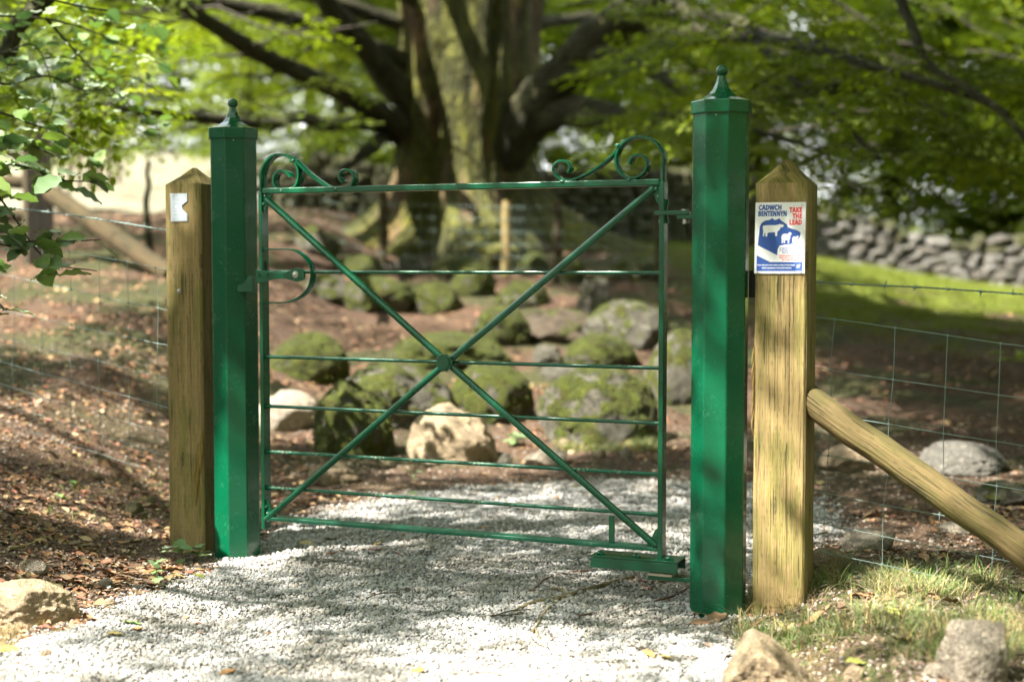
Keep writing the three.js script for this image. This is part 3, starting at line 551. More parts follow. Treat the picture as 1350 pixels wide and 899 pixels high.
farTree('woodland_tree', 'sunny tree above the thick weathered post', -14.5, -34, 8, 3.6, -0.5, 1000, 1.7, FT, 0.4);
console.log('trees done');
// ------------------------------------------------------------------ boulders, wall, far fence
const icoCache = {};
function ico(detail) { if (!icoCache[detail]) { const g = new THREE.IcosahedronGeometry(1, detail); g.deleteAttribute('uv'); g.deleteAttribute('normal'); icoCache[detail] = BGU.mergeVertices(g, 1e-4); } return icoCache[detail].clone(); }
const TAN = [0.56, 0.44, 0.28], GREY = [0.21, 0.2, 0.15], PALE = [0.58, 0.51, 0.40], BROWN = [0.20, 0.15, 0.10];
function rockGeo(sd, w, h, d, o) {       // w, h, d: full width, height above ground, depth; o: {ang, moss, tone, detail, lichen, lean}
  const g = ico(o.detail ?? 16), p = g.attributes.position, col = [], uv = [], nP = o.planes ?? 9, pl = [];
  const r = (k => { let s = sd * 9301 + 49297; return () => { s = (s * 16807) % 2147483647; return s / 2147483647; }; })(); for (let i = 0; i < 5; i++) r();
  for (let k = 0; k < nP; k++) { const n = V(r() * 2 - 1, (r() * 2 - 1) * 0.9, r() * 2 - 1).normalize(); pl.push([n, 0.62 + 0.3 * r()]); }
  const ang = o.ang ?? 0.7, off = sd * 7.31, tmp = V(0, 0, 0), dirs = [];
  for (let i = 0; i < p.count; i++) {
    tmp.fromBufferAttribute(p, i).normalize(); dirs.push(tmp.clone());
    let rad = 1; for (const [n, dd] of pl) { const c = tmp.dot(n); if (c > 0.05) rad = Math.min(rad, dd / c); }
    rad = lerp(0.92, rad, ang);
    rad += 0.09 * fbm(tmp.x * 1.4 + off, tmp.y * 1.4, tmp.z * 1.4, 3) + 0.035 * fbm(tmp.x * 5 + off, tmp.y * 5, tmp.z * 5, 3) + 0.012 * n3(tmp.x * 17 + off, tmp.y * 17, tmp.z * 17);
    p.setXYZ(i, tmp.x * rad, tmp.y * rad, tmp.z * rad);
  }
  g.computeBoundingBox(); const b = g.boundingBox, sx = w / (b.max.x - b.min.x), sz = d / (b.max.z - b.min.z), sy = h * 1.45 / (b.max.y - b.min.y);
  const cx = (b.max.x + b.min.x) / 2, cz = (b.max.z + b.min.z) / 2;
  for (let i = 0; i < p.count; i++) { const y = (p.getY(i) - b.max.y) * sy + h, x = (p.getX(i) - cx) * sx + (o.lean ?? 0) * (y - h * 0.3); const u = (p.getX(i) - cx) / (b.max.x - b.min.x) + 0.5; p.setXYZ(i, x, o.wedge ? (y < 0 ? y : y * (u < o.wedge ? lerp(0.45, 1, ss(0, o.wedge, u)) : lerp(1, 0.18, (u - o.wedge) / (1 - o.wedge)))) : y, (p.getZ(i) - cz) * sz); }
  g.computeVertexNormals(); const nn = g.attributes.normal, moss = o.moss ?? 0, T = o.tone ?? GREY;
  for (let i = 0; i < p.count; i++) {
    const q = dirs[i], X = p.getX(i), Y = p.getY(i), Z = p.getZ(i), n1 = fbm(q.x * 1.6 + off, q.y * 1.6, q.z * 1.6 + 3, 4), n2 = fbm(X * 14 + off, Y * 14, Z * 14, 3);
    const m = moss > 0 ? ss(-0.06, 0.06, n1 * 0.8 + 0.12 * n2 + 0.30 * nn.getY(i) + (moss - 0.54)) : 0, v = 1 + (o.even ? 0.10 * n1 + 0.12 * n2 : 0.22 * n1 + 0.28 * n2);
    const li = 0.75 * (o.lichen ?? 0.15) * ss(0.1, 0.22, fbm(X * 9 + 7, Y * 9, Z * 9 + off, 3));
    let c = T.map((t, k) => lerp(t * v, [0.44, 0.44, 0.37][k], li));
    const mv = 1 + 0.5 * n2 + 0.3 * n1, mc = [0.112 * mv, 0.142 * mv, 0.007 * mv], brown = ss(0.15, 0.4, fbm(q.x * 3 + off + 9, q.y * 3, q.z * 3, 2)); mc[0] = lerp(mc[0], 0.10 * mv, brown); mc[1] = lerp(mc[1], 0.095 * mv, brown);
    c = c.map((t, k) => Math.max(0.008, lerp(t, mc[k], m))); col.push(...c);
    const pf = m * (0.006 + 0.006 * n3(X * 45 + off, Y * 45, Z * 45)); p.setXYZ(i, X + nn.getX(i) * pf, Y + nn.getY(i) * pf, Z + nn.getZ(i) * pf);
  }
  g.setAttribute('color', new THREE.Float32BufferAttribute(col, 3)); g.computeVertexNormals();
  const f = g.toNonIndexed(), q = f.attributes.position, A = V(0, 0, 0), Bv = V(0, 0, 0), Cv = V(0, 0, 0);      // texture laid on from the side each facet turns to
  for (let i = 0; i < q.count; i += 3) { A.fromBufferAttribute(q, i); Bv.fromBufferAttribute(q, i + 1).sub(A); Cv.fromBufferAttribute(q, i + 2).sub(A); const n = Bv.cross(Cv), ax = Math.abs(n.x), ay = Math.abs(n.y), az = Math.abs(n.z); for (let k = i; k < i + 3; k++) { const X = q.getX(k), Y = q.getY(k), Z = q.getZ(k); ay > ax && ay > az ? uv.push(X, Z) : ax > az ? uv.push(Z + 0.3, Y) : uv.push(X + 0.6, Y + 0.2); } }
  f.setAttribute('uv', new THREE.Float32BufferAttribute(uv, 2)); return f;
}
let rockNo = 0;
const mossTufts = [[], []];
function boulder(x0, x1, yt, yb, o, label, name = 'boulder', group = 'boulders beyond the gate') {
  const b = groundHit((x0 + x1) / 2, yb), D = -b.z, sc = D / FPX, w = (x1 - x0) * sc, h = (yb - yt) * sc * 0.98, d = w * (o.deep ?? 0.85);
  const g = rockGeo(++rockNo + (o.sd ?? 0), w, h, d, o), c = b.clone(); c.z -= d * 0.40; c.y = Math.min(b.y, hgt(c.x, c.z));
  const lift = b.y - c.y; const m = solo(name, g, o.even ? smoothRockMat : rockMat, label, name === 'boulder' ? 'boulder' : 'stone', group);
  m.position.set(c.x * (1 + d * 0.4 / D), c.y + lift * 0.6, c.z); m.rotation.y = 0;
  if ((o.moss ?? 0) > 0.3 && o.tuft !== 0) {
    const p = g.attributes.position, nn = g.attributes.normal, cl = g.attributes.color, cnt = Math.round(900 * w * 2);
    for (let k = 0; k < cnt; k++) { const i = Math.floor(rnd() * p.count); if (cl.getY(i) < cl.getX(i) * 1.05 || cl.getZ(i) > 0.03 || nn.getZ(i) < -0.5) continue; const n = V(nn.getX(i), nn.getY(i), nn.getZ(i)), q = new THREE.Quaternion().setFromUnitVectors(UPY, n.add(V(rr(-0.6, 0.6), rr(-0.3, 0.5), rr(-0.6, 0.6))).normalize()); const t = rr(0.7, 1.3); mossTufts[k & 1].push({ m: M4(V(p.getX(i) + rr(-0.02, 0.02) + m.position.x, p.getY(i) + m.position.y, p.getZ(i) + rr(-0.02, 0.02) + m.position.z), q, rr(0.6, 1.2)), c: C(0.125 * t, 0.16 * t, 0.008 * t) }); }
  }
  return m;
}
boulder(534, 662, 533, 613, { ang: 0.95, tone: TAN, detail: 22, lichen: 0.1, even: 1, planes: 8, sd: 2 }, 'smooth pale tan boulder without moss behind the lower rails');
boulder(322, 426, 515, 570, { ang: 0.9, tone: PALE, lichen: 0.1, even: 1 }, 'whitish sunlit stone lying right behind the latch stile');
boulder(411, 522, 502, 606, { ang: 0.7, moss: 0.72, tone: GREY, detail: 20, deep: 0.9 }, 'upright boulder draped in moss left of the pale tan one');
boulder(440, 602, 477, 566, { ang: 0.85, moss: 0.42, lichen: 0.4, detail: 20 }, 'grey angular boulder with moss on its left shoulder');
boulder(588, 706, 478, 560, { ang: 0.7, moss: 0.6, lichen: 0.5 }, 'mossy boulder with bare pale right end behind the brace');
boulder(704, 872, 484, 592, { ang: 0.75, moss: 0.56, lichen: 0.45, detail: 22, deep: 0.7 }, 'broad moss covered boulder with grass at its foot');
boulder(742, 842, 441, 490, { ang: 0.4, moss: 0.75 }, 'low rounded cushion of mossy rock above the broad boulder');
boulder(768, 884, 395, 462, { ang: 0.9, moss: 0.34, lichen: 0.6, detail: 18 }, 'sloping boulder with pale lichen beside the hinge stile');
boulder(848, 940, 434, 534, { ang: 0.8, moss: 0.5, lichen: 0.5 }, 'lichen spotted boulder partly hidden by the hinge post');
boulder(622, 700, 403, 458, { ang: 0.6, moss: 0.7 }, 'dark mossy boulder under the rising brace');
boulder(664, 800, 408, 452, { ang: 0.6, tone: BROWN, moss: 0.1, lichen: 0.2 }, 'flat brown slab of rock scattered with dead leaves');
boulder(702, 746, 454, 484, { ang: 0.7, tone: GREY }, 'small grey stone beside the mossy cushion rock');
boulder(712, 774, 481, 502, { ang: 0.7, tone: GREY, lichen: 0.4 }, 'small flat pale stone on top of the broad boulder');
boulder(352, 462, 438, 504, { ang: 0.5, moss: 0.86, detail: 18 }, 'bright green moss covered boulder near the latch');
boulder(512, 676, 440, 486, { ang: 0.5, moss: 0.76 }, 'long low mossy rock behind the centre boss');
boulder(452, 545, 364, 412, { ang: 0.65, moss: 0.62, lichen: 0.3 }, 'mossy boulder left of a pair below the second rail');
boulder(534, 612, 371, 414, { ang: 0.6, moss: 0.66 }, 'mossy boulder right of a pair below the second rail');
boulder(432, 502, 336, 366, { ang: 0.5, moss: 0.8 }, 'sunlit mossy boulder at the left root of the beech');
boulder(514, 574, 336, 362, { ang: 0.8, moss: 0.25, lichen: 0.6 }, 'grey lichened block at the foot of the beech trunk');
boulder(566, 646, 340, 366, { ang: 0.6, moss: 0.66 }, 'dark mossy block at the foot of the beech trunk');
boulder(594, 654, 350, 392, { ang: 0.5, moss: 0.8 }, 'mossy rounded boulder above the dead leaf clearing');
boulder(652, 724, 369, 406, { ang: 0.6, moss: 0.6, lichen: 0.5 }, 'mossy boulder with pale patch beside the far fence post');
boulder(684, 724, 332, 362, { ang: 0.5, moss: 0.85 }, 'bright mossy knob beside the beech roots');
boulder(722, 772, 340, 372, { ang: 0.6, moss: 0.7 }, 'dark mossy lump in front of the shaded wall');
boulder(760, 810, 360, 416, { ang: 0.85, moss: 0.3, lichen: 0.3, deep: 0.7 }, 'upright grey standing stone behind the hinge side');
boulder(398, 460, 360, 398, { ang: 0.85, moss: 0.3, lichen: 0.4 }, 'grey angular boulder behind the latch guard');
boulder(800, 868, 338, 372, { ang: 0.6, moss: 0.6 }, 'mossy boulder at the foot of the shaded wall');
boulder(380, 450, 296, 338, { ang: 0.8, moss: 0.4, lichen: 0.5 }, 'tumbled grey rock left of the beech roots');
boulder(690, 748, 592, 617, { ang: 0.8, tone: PALE }, 'small pale stone right of the tan boulder', 'stone', 'small stones beyond the gate');
boulder(656, 676, 597, 614, { ang: 0.8, tone: GREY }, 'small dark pebble touching the tan boulder', 'stone', 'small stones beyond the gate');
boulder(404, 478, 614, 640, { ang: 0.6, tone: TAN }, 'flat tan stone on soil behind the fifth rail', 'stone', 'small stones beyond the gate');
boulder(736, 752, 578, 592, { ang: 0.8, tone: TAN }, 'little tan stone by the grass tuft', 'stone', 'small stones beyond the gate');
boulder(817, 834, 590, 604, { ang: 0.8, tone: PALE }, 'little white stone below the broad boulder', 'stone', 'small stones beyond the gate');
boulder(788, 800, 592, 603, { ang: 0.8, tone: TAN }, 'tiny orange stone below the broad boulder', 'stone', 'small stones beyond the gate');
const RG = 'stones behind the right hand netting';
boulder(1078, 1156, 587, 622, { ang: 0.6, tone: TAN }, 'low brown rock seen through netting under the strut', 'boulder', RG);
boulder(1200, 1330, 586, 628, { ang: 0.5, tone: [0.32, 0.31, 0.27], detail: 18 }, 'long smooth grey rock seen through the netting', 'boulder', RG);
boulder(1284, 1380, 640, 668, { ang: 0.7, tone: GREY, moss: 0.2 }, 'flat grey rock lying above the strut', 'boulder', RG);
boulder(1108, 1186, 700, 728, { ang: 0.9, tone: PALE }, 'pale flat slab on gravel under the strut', 'boulder', RG);
boulder(1062, 1126, 724, 756, { ang: 0.85, tone: TAN }, 'sunlit flat stone at the back of the signed post', 'boulder', RG);
boulder(1240, 1300, 690, 705, { ang: 0.9, tone: PALE }, 'thin slab of stone among dead leaves', 'boulder', RG);
const FG = 'stones at the path edge';
boulder(948, 1090, 830, 925, { ang: 0.9, tone: TAN, detail: 30, even: 1, moss: 0.0, sd: 5, deep: 0.9, wedge: 0.3, planes: 7, lichen: 0.2 }, 'pale sloping rock at the foot of the signed post', 'boulder', FG);
boulder(1237, 1328, 822, 902, { ang: 0.95, tone: PALE, detail: 30, planes: 11, lichen: 0.3 }, 'chunky pale rock standing in the grass', 'boulder', FG);
boulder(1218, 1248, 876, 893, { ang: 0.8, tone: PALE, detail: 12 }, 'small white stone beside the chunky rock', 'stone', FG);
boulder(-40, 104, 771, 828, { ang: 0.85, tone: TAN, even: 1, detail: 30, deep: 0.7, sd: 8 }, 'broad tan rock half buried in the leafy bank', 'boulder', FG);
boulder(33, 63, 741, 759, { ang: 0.7, tone: PALE, detail: 12 }, 'pale oval stone above the half buried rock', 'stone', FG);
boulder(24, 46, 738, 754, { ang: 0.7, tone: TAN, detail: 10 }, 'dull tan stone above the half buried rock', 'stone', FG);
boulder(164, 189, 661, 680, { ang: 0.8, tone: [0.36, 0.33, 0.18], detail: 12 }, 'yellowish stone on the bank beside the latch-side post', 'stone', FG);
boulder(136, 154, 790, 804, { ang: 0.6, tone: TAN, detail: 10 }, 'small rounded stone on bare soil by the path', 'stone', FG);
boulder(1113, 1140, 878, 900, { ang: 0.8, tone: TAN, detail: 12 }, 'small brown stone in the thin grass', 'stone', FG);
boulder(128, 148, 762, 774, { ang: 0.6, tone: PALE, detail: 10 }, 'tiny pale stone on the soil slope', 'stone', FG);
boulder(50, 72, 858, 872, { ang: 0.8, tone: TAN, detail: 10 }, 'tan stone at the gravel edge below the buried rock', 'stone', FG);
{ // moss fronds on the boulders
  const tuft = [0, 1].map(k => { const pos = [], idx = []; for (let n = 0; n < 7; n++) { const a = n * 0.9 + k, l = rr(0.008, 0.016), w = 0.0025, dx = Math.cos(a) * 0.5, dz = Math.sin(a) * 0.5, b = pos.length / 3; pos.push(-w * dz, 0, w * dx, w * dz, 0, -w * dx, dx * l, l, dz * l); idx.push(b, b + 1, b + 2); } return geoFrom(pos, idx); });
  const g = thing('moss_fronds', 'short green moss growing over the boulders', 'moss'); g.userData.kind = 'stuff';
  mossTufts.forEach((l, i) => copies(g, 'moss', tuft[i], grassMat, l));
}
// dry stone wall: from behind the beech to the right, then on past the signed post
{
  const wall = thing('stone_wall', 'tumbled dry stone wall running behind the beech into sunlight', 'wall');
  const line = [[-3.4, -18.8], [-1.5, -18.4], [1.0, -18.2], [3.0, -18.6], [5.2, -19.0], [8.5, -18.0], [12, -16.8]].map(([x, z]) => V(x, 0, z)), cur = new THREE.CatmullRomCurve3(line), Lw = cur.getLength();
  const top = s => { const x = cur.getPointAt(clamp(s / Lw, 0, 1)).x; return lerp(0.62, 1.02, ss(-3, 0.5, x)) * lerp(1, 0.66, ss(2.5, 4.5, x)) + 0.07 * n3(s * 0.9, 3, 1); };
  const core = [], ci = []; for (let i = 0; i <= 60; i++) { const s = i / 60 * Lw, p = cur.getPointAt(i / 60), t = cur.getTangentAt(i / 60), n = V(-t.z, 0, t.x), y = hgt(p.x, p.z), h = top(s) - 0.1; for (const [o, yy] of [[0.16, y - 0.3], [0.10, y + h], [-0.10, y + h], [-0.16, y - 0.3]]) core.push(p.x + n.x * o, yy, p.z + n.z * o); if (i < 60) for (let k = 0; k < 3; k++) { const a = i * 4 + k; ci.push(a, a + 1, a + 4, a + 1, a + 5, a + 4); } }
  part(wall, 'rubble_core', geoFrom(core, ci, new Array(61 * 8).fill(0), new Array(61 * 12).fill(0.26)), rockMat);
  const tones = [[0.48, 0.46, 0.43], [0.56, 0.54, 0.51], [0.40, 0.37, 0.32], [0.62, 0.60, 0.57]];
  const vis = [0, 1, 2, 3, 4, 5, 6, 7].map(k => rockGeo(300 + k, 1, 1, 1, { ang: 1, planes: 7, detail: 4, tone: tones[k % 4], moss: 0.1, lichen: 0.5 })), mos = [0, 1, 2, 3].map(k => rockGeo(330 + k, 1, 1, 1, { ang: 0.8, detail: 3, tone: [0.24, 0.225, 0.15], moss: 0.52, lichen: 0.25 }));
  const xs = 0.4; let count = 0;
  for (let row = 0; row < 9; row++) for (let s = rr(0, 0.2); s < Lw;) {
    const w = rr(0.15, 0.36), u = (s + w / 2) / Lw; s += w * 0.98; if (u > 1) break;
    const p = cur.getPointAt(u), t = cur.getTangentAt(u), n = V(-t.z, 0, t.x), y = hgt(p.x, p.z) - 0.08, hh = 0.125, yy = y + row * hh * 0.93; if (n.z < 0) n.negate();
    if (yy > y + top(s) || (p.x > -1.3 && p.x < 0.4) || Math.abs(p.x) > 0.40 * -p.z) continue;
    if (count++ > 296) break;
    const m = part(wall, 'stone', pick(p.x < 3.4 ? mos : row > 4 && rnd() < 0.5 ? mos : vis), rockMat); m.position.set(p.x + n.x * (0.13 - row * 0.006), yy, p.z + n.z * (0.13 - row * 0.006)); m.rotation.set(rr(-0.1, 0.1), Math.atan2(-t.z, t.x) + rr(-0.15, 0.15) + (rnd() < 0.5 ? Math.PI : 0), rr(-0.12, 0.12)); m.scale.set(w * 1.16, hh * rr(0.95, 1.3), 0.3);
  }
}
// far fence in front of the beech
{
  const pp = [[300, 14.2], [505, 13.9], [668, 13.7], [735, 13.6], [870, 13.4], [960, 13.3]].map(([x, d]) => { const p = P(x, 340, d); p.y = hgt(p.x, p.z); return p; });
  const hs = [0.85, 0.80, 0.74, 0.74, 0.74, 0.7], names = ['slim fence stake left of the mossy roots', 'slim fence stake in front of the left root', 'pale slim fence stake before the beech trunk', 'dark slim fence stake right of the beech trunk', 'slim fence stake before the shaded wall', 'slim fence stake behind the hinge post'];
  pp.forEach((p, i) => { const g = thing('fence_stake', names[i], 'fence stake', p, 0, 'stakes of the far netting fence'); const n = 12, pts = []; for (let k = 0; k <= n; k++) pts.push(V(0.012 * n3(i, k * 0.3, 1), -0.2 + (hs[i] + 0.2) * k / n, 0)); part(g, 'stake', tube(pts, 0.046, 12, { rough: 0.12 }), i === 2 ? woodMat : oldWoodMat); });
  const H = [], Vv = []; const seg = (t) => { const f = t * (pp.length - 1), i = Math.min(pp.length - 2, Math.floor(f)); return pp[i].clone().lerp(pp[i + 1], f - i); };
  for (let r = 0; r < 6; r++) { const l = []; for (let k = 0; k <= 20; k++) { const p = seg(k / 20); l.push(p.add(V(0, 0.08 + r * 0.12, 0.05))); } H.push(l); }
  const g = thing('wire_netting', 'thin netting strung between the slim far stakes', 'wire fence');
  H.forEach(h => part(g, 'line_wire', tube(smooth(h, 30), 0.0016, 4, { open: true }), wireMat));
  for (let k = 1; k < 46; k++) { const p = seg(k / 46); part(g, 'stay_wire', tube([p.clone().add(V(0, 0.06, 0.05)), p.clone().add(V(0, 0.4, 0.05)), p.clone().add(V(0, 0.7, 0.05))], 0.0015, 4, { open: true }), wireMat); }
}
// straining post with strut and rails, back left
{
  const b = P(50, 352, 11.5); b.y = hgt(b.x, b.z);
  const g = thing('straining_post', 'thick weathered post with strut behind the hanging leaves', 'post', b);
  const bx = new THREE.BoxGeometry(0.2, 1.3, 0.2, 1, 8, 1).rotateY(0.5).translate(0, 0.42, 0); const q = bx.attributes.position; for (let i = 0; i < q.count; i++) q.setX(i, q.getX(i) + 0.01 * n3(q.getY(i) * 2, q.getX(i), 4)); bx.computeVertexNormals();
  part(g, 'post', bx, oldWoodMat);
  const s0 = P(58, 250, 11.5), s1 = P(225, 350, 10.6); s1.y = Math.min(s1.y, hgt(s1.x, s1.z) + 0.02);
  const [st] = strut(s0, s1, 0.075, 'diagonal_strut', 'round brown strut leaning on the thick weathered post', oldWoodMat);
  const rail = (a, c, label) => strut(a, c, 0.055, 'fence_rail', label, oldWoodMat, 'rails of the back left fence');
  rail(P(-40, 238, 11.6), P(52, 241, 11.55), 'upper rail fixed to the thick weathered post'); rail(P(-40, 282, 11.6), P(52, 284, 11.55), 'lower rail fixed to the thick weathered post');
  // dead stem and field fence stakes
  const d = P(195, 300, 11.8); d.y = hgt(d.x, d.z); const t = thing('dead_stem', 'crooked dead stem standing behind the torn notice post', 'dead stem');
  part(t, 'stem', tube(smooth([d.clone().add(V(0.02, -0.1, 0)), P(193, 285, 11.8), P(192, 262, 11.8), P(196, 245, 11.8), P(193, 228, 11.8), P(196, 212, 11.8)], 20), s => lerp(0.035, 0.018, s), 7, { rough: 0.4 }), limbMat);
  for (let k = 0; k < 7; k++) { const p = P(78 + k * 13, 262, 22 + 0.6 * k); p.y = hgt(p.x, p.z); const s = thing('field_stake', 'slim stake along the edge of the sunlit field', 'fence stake', p, 0, 'stakes along the sunlit field'); part(s, 'stake', tube([V(0, -0.2, 0), V(0.02, 0.5, 0), V(0.01, 1.15, 0)], 0.04, 8), oldWoodMat); }
}
console.log('rocks done', mossTufts[0].length * 2);
// ------------------------------------------------------------------ gate, posts, fences
const gL = P(343, 348, 4.5), gR = P(872, 348, 4.0);
const GU = V(gR.x - gL.x, 0, gR.z - gL.z), GW = GU.length(); GU.normalize();
const GN = V(-GU.z, 0, GU.x), GTURN = Math.atan2(-GU.z, GU.x);
const gateUV = (px, py, off = 0) => {            // where a sight line meets the gate's own plane, in the gate's axes
  const d = ray(px, py), o = V(gL.x, 0, gL.z).addScaledVector(GN, off), e = V(0, EYE, 0);
  const t = o.clone().sub(e).dot(GN) / d.dot(GN), q = e.addScaledVector(d, t).sub(V(gL.x, 0, gL.z));
  return V(q.dot(GU), q.y, off);
};
function flatStrip(pts, thick, depth, z0 = 0, n = 60) {   // a flat bar bent in the gate's plane
  const q = smooth(pts, n), pos = [], idx = [], uv = []; let len = 0;
  for (let i = 0; i <= n; i++) {
    const t = q[Math.min(i + 1, n)].clone().sub(q[Math.max(i - 1, 0)]).normalize(), s = V(-t.y, t.x, 0).multiplyScalar(thick / 2);
    if (i) len += q[i].distanceTo(q[i - 1]);
    const a = q[i].clone().add(s), b = q[i].clone().sub(s), e = thick * 0.18;
    const ring = [[a, z0 - e], [a, z0 - depth], [b, z0 - depth], [b, z0 - e], [b.clone().lerp(a, 0.15), z0], [a.clone().lerp(b, 0.15), z0]];
    for (const [p, z] of ring) { pos.push(p.x, p.y, z); uv.push(len, z); }
  }
  const w = 6;
  for (let i = 0; i < n; i++) for (let k = 0; k < w; k++) { const a = i * w + k, b = i * w + (k + 1) % w; idx.push(a, a + w, b, b, a + w, b + w); }
  for (const [r, f] of [[0, 1], [n, 0]]) for (let k = 1; k < w - 1; k++) { const a = r * w; f ? idx.push(a, a + k, a + k + 1) : idx.push(a, a + k + 1, a + k); }
  return BGU.toCreasedNormals(geoFrom(pos, idx, uv), 0.7);
}
const rbox = (w, h, d, x, y, z, r = 0.0015) => new RoundedBoxGeometry(w, h, d, 2, r).translate(x, y, z);
const cyl = (r, h, x, y, z, ax = 'y', n = 16) => { const g = new THREE.CylinderGeometry(r, r, h, n); if (ax === 'z') g.rotateX(Math.PI / 2); if (ax === 'x') g.rotateZ(Math.PI / 2); return g.translate(x, y, z); };
const rod = (a, b, r, n = 10) => tube([a, a.clone().lerp(b, 0.5), b], r, n);
const blob = (x, y, z, r, q = 1) => { const g = new THREE.IcosahedronGeometry(r, 2); const p = g.attributes.position; for (let i = 0; i < p.count; i++) { const f = 1 + 0.25 * n3(p.getX(i) * 120 + x * 50, p.getY(i) * 120, p.getZ(i) * 120); p.setXYZ(i, p.getX(i) * f * q, p.getY(i) * f, p.getZ(i) * f); } g.computeVertexNormals(); return g.translate(x, y, z); };

// --- the gate
{
  const g = thing('metal_gate', 'green painted bar gate with crossed braces and scrolls between octagonal posts', 'gate', V(gL.x, 0, gL.z), GTURN);
  const H = 1.201, B = 0.158, levels = [0.255, 0.371, 0.517, 0.675, 0.945];
  part(g, 'stile', rbox(0.012, H - B + 0.03, 0.04, 0, (H + B) / 2 - 0.02, -0.02), paintMat);
  part(g, 'stile', rbox(0.014, H - 0.12, 0.04, GW, (H + 0.12) / 2, -0.02), paintMat);
  part(g, 'top_rail', rbox(GW - 0.014, 0.019, 0.036, GW / 2, H - 0.001, -0.019, 0.004), paintMat);
  { const br = rbox(GW - 0.014, 0.012, 0.042, GW / 2, B, -0.02, 0.003), p = br.attributes.position, u = br.attributes.uv; for (let i = 0; i < p.count; i++) u.setXY(i, p.getX(i), p.getZ(i) + p.getY(i)); part(g, 'bottom_rail', br, wornPaintMat); }
  for (const y of levels) {
    const r = part(g, 'rail', rod(V(-0.007, y, -0.02), V(GW, y, -0.02), 0.0056, 12), y < 0.4 ? wornPaintMat : paintMat);
    part(r, 'rail_end', merge([cyl(0.009, 0.008, 0.0095, y, -0.02, 'x', 10), cyl(0.0075, 0.006, 0.0155, y, -0.02, 'x', 10)]), paintMat);
  }
  const c = gateUV(588, 478);
  const ends = [gateUV(349, 262), gateUV(864, 720), gateUV(862, 248), gateUV(349, 685)];
  for (const [a, b] of [[0, 1], [2, 3]]) {
    const A = ends[a].clone().setZ(-0.006), Bq = ends[b].clone().setZ(-0.006), m = c.clone().setZ(-0.006);
    part(g, 'brace', merge([rod(A, m, 0.0105, 14), rod(m, Bq, 0.0105, 14)]), paintMat);
  }
  const boss = part(g, 'boss', merge([cyl(0.025, 0.012, c.x, c.y, 0.010, 'z', 28), cyl(0.019, 0.006, c.x, c.y, 0.018, 'z', 24)]), paintMat);
  const beads = []; for (let k = 0; k < 10; k++) beads.push(blob(c.x + 0.0235 * Math.cos(k * 0.63), c.y + 0.0235 * Math.sin(k * 0.63), 0.012, rr(0.0035, 0.0055)));
  part(boss, 'weld_bead', merge(beads), paintMat);
  for (const [x, y, sx, sy] of [[0.005, H - 0.012, 1, -1], [GW - 0.006, H - 0.012, -1, -1], [0.005, B + 0.008, 1, 1], [GW - 0.006, B + 0.008, -1, 1]]) {
    const sh = new THREE.Shape([new THREE.Vector2(0, 0), new THREE.Vector2(sx * 0.036, 0), new THREE.Vector2(sx * 0.022, sy * 0.016), new THREE.Vector2(sx * 0.010, sy * 0.045), new THREE.Vector2(0, sy * 0.055)]);
    part(g, 'corner_gusset', merge([new THREE.ExtrudeGeometry(sh, { depth: 0.006, bevelEnabled: true, bevelSize: 0.0012, bevelThickness: 0.0012, bevelSegments: 1 }).translate(x, y, -0.014), blob(x + sx * 0.012, y + sy * 0.008, -0.006, 0.007), blob(x + sx * 0.004, y + sy * 0.03, -0.007, 0.006)]), paintMat);
  }
  // scrolls: the stile's flat bar curls over, an S-shaped bar runs down to the top rail
  const Z1 = (a) => a.map(([x, y]) => gateUV(330 + x / 8.99, 170 + y / 8.99)), Z2 = a => a.map(([x, y]) => gateUV(650 + x / 2.996, 60 + y / 2.996));
  const big1 = Z1([[98, 735], [98, 640], [108, 530], [135, 440], [200, 350], [270, 308], [345, 300], [430, 325], [500, 385], [545, 470], [553, 560], [530, 650], [480, 705], [410, 735], [340, 728], [280, 690], [255, 620], [270, 545], [315, 500], [370, 495], [420, 520], [455, 570]]);
  const s1 = Z1([[480, 340], [560, 420], [660, 520], [780, 610], [900, 685], [1000, 720], [1080, 722], [1150, 690], [1195, 630], [1205, 560], [1170, 500], [1110, 482], [1055, 505], [1035, 560], [1050, 605], [1080, 630]]);
  const big2 = Z2([[676, 540], [678, 480], [670, 435], [650, 395], [622, 370], [590, 360], [555, 361], [522, 375], [497, 400], [484, 430], [483, 462], [492, 492], [514, 514], [546, 523], [578, 513], [600, 490], [606, 464], [597, 441], [575, 431], [551, 436], [538, 454], [536, 470]]);
  const s2 = Z2([[496, 398], [468, 432], [430, 465], [380, 498], [330, 522], [292, 532], [262, 526], [241, 508], [234, 485], [245, 463], [268, 454], [291, 462], [300, 482], [291, 500]]);
  for (const [b, s] of [[big1, s1], [big2, s2]]) {
    b[0].x = b === big1 ? 0 : GW; b[1].x = b === big1 ? 0.0005 : GW - 0.0005; b[0].y = H - 0.01;
    part(g, 'scroll', flatStrip(b, 0.0075, 0.036, -0.002, 110), paintMat);
    part(g, 'scroll_brace', flatStrip(s, 0.0072, 0.032, -0.004, 90), paintMat);
  }
  for (const [px, py] of [[371, 252.5], [443.5, 250], [743, 238.5], [831, 236.5], [386, 212], [815, 192]]) { const q = gateUV(px, py); part(g, 'weld', merge([blob(q.x - 0.004, q.y, -0.004, 0.006, 1.5), blob(q.x + 0.005, q.y, -0.012, 0.0055, 1.4)]), paintMat); }
  // latch with its D-shaped guard
  const L = a => a.map(([x, y]) => gateUV(300 + x / 7.493, 300 + y / 7.493));
  const latch = part(g, 'latch_guard', flatStrip(L([[300, 215], [440, 213], [560, 213], [650, 230], [720, 277], [775, 343], [803, 402], [808, 465], [800, 530], [775, 598], [720, 663], [640, 714], [560, 737], [440, 743], [300, 748]]), 0.0045, 0.03, -0.006, 60), paintMat);
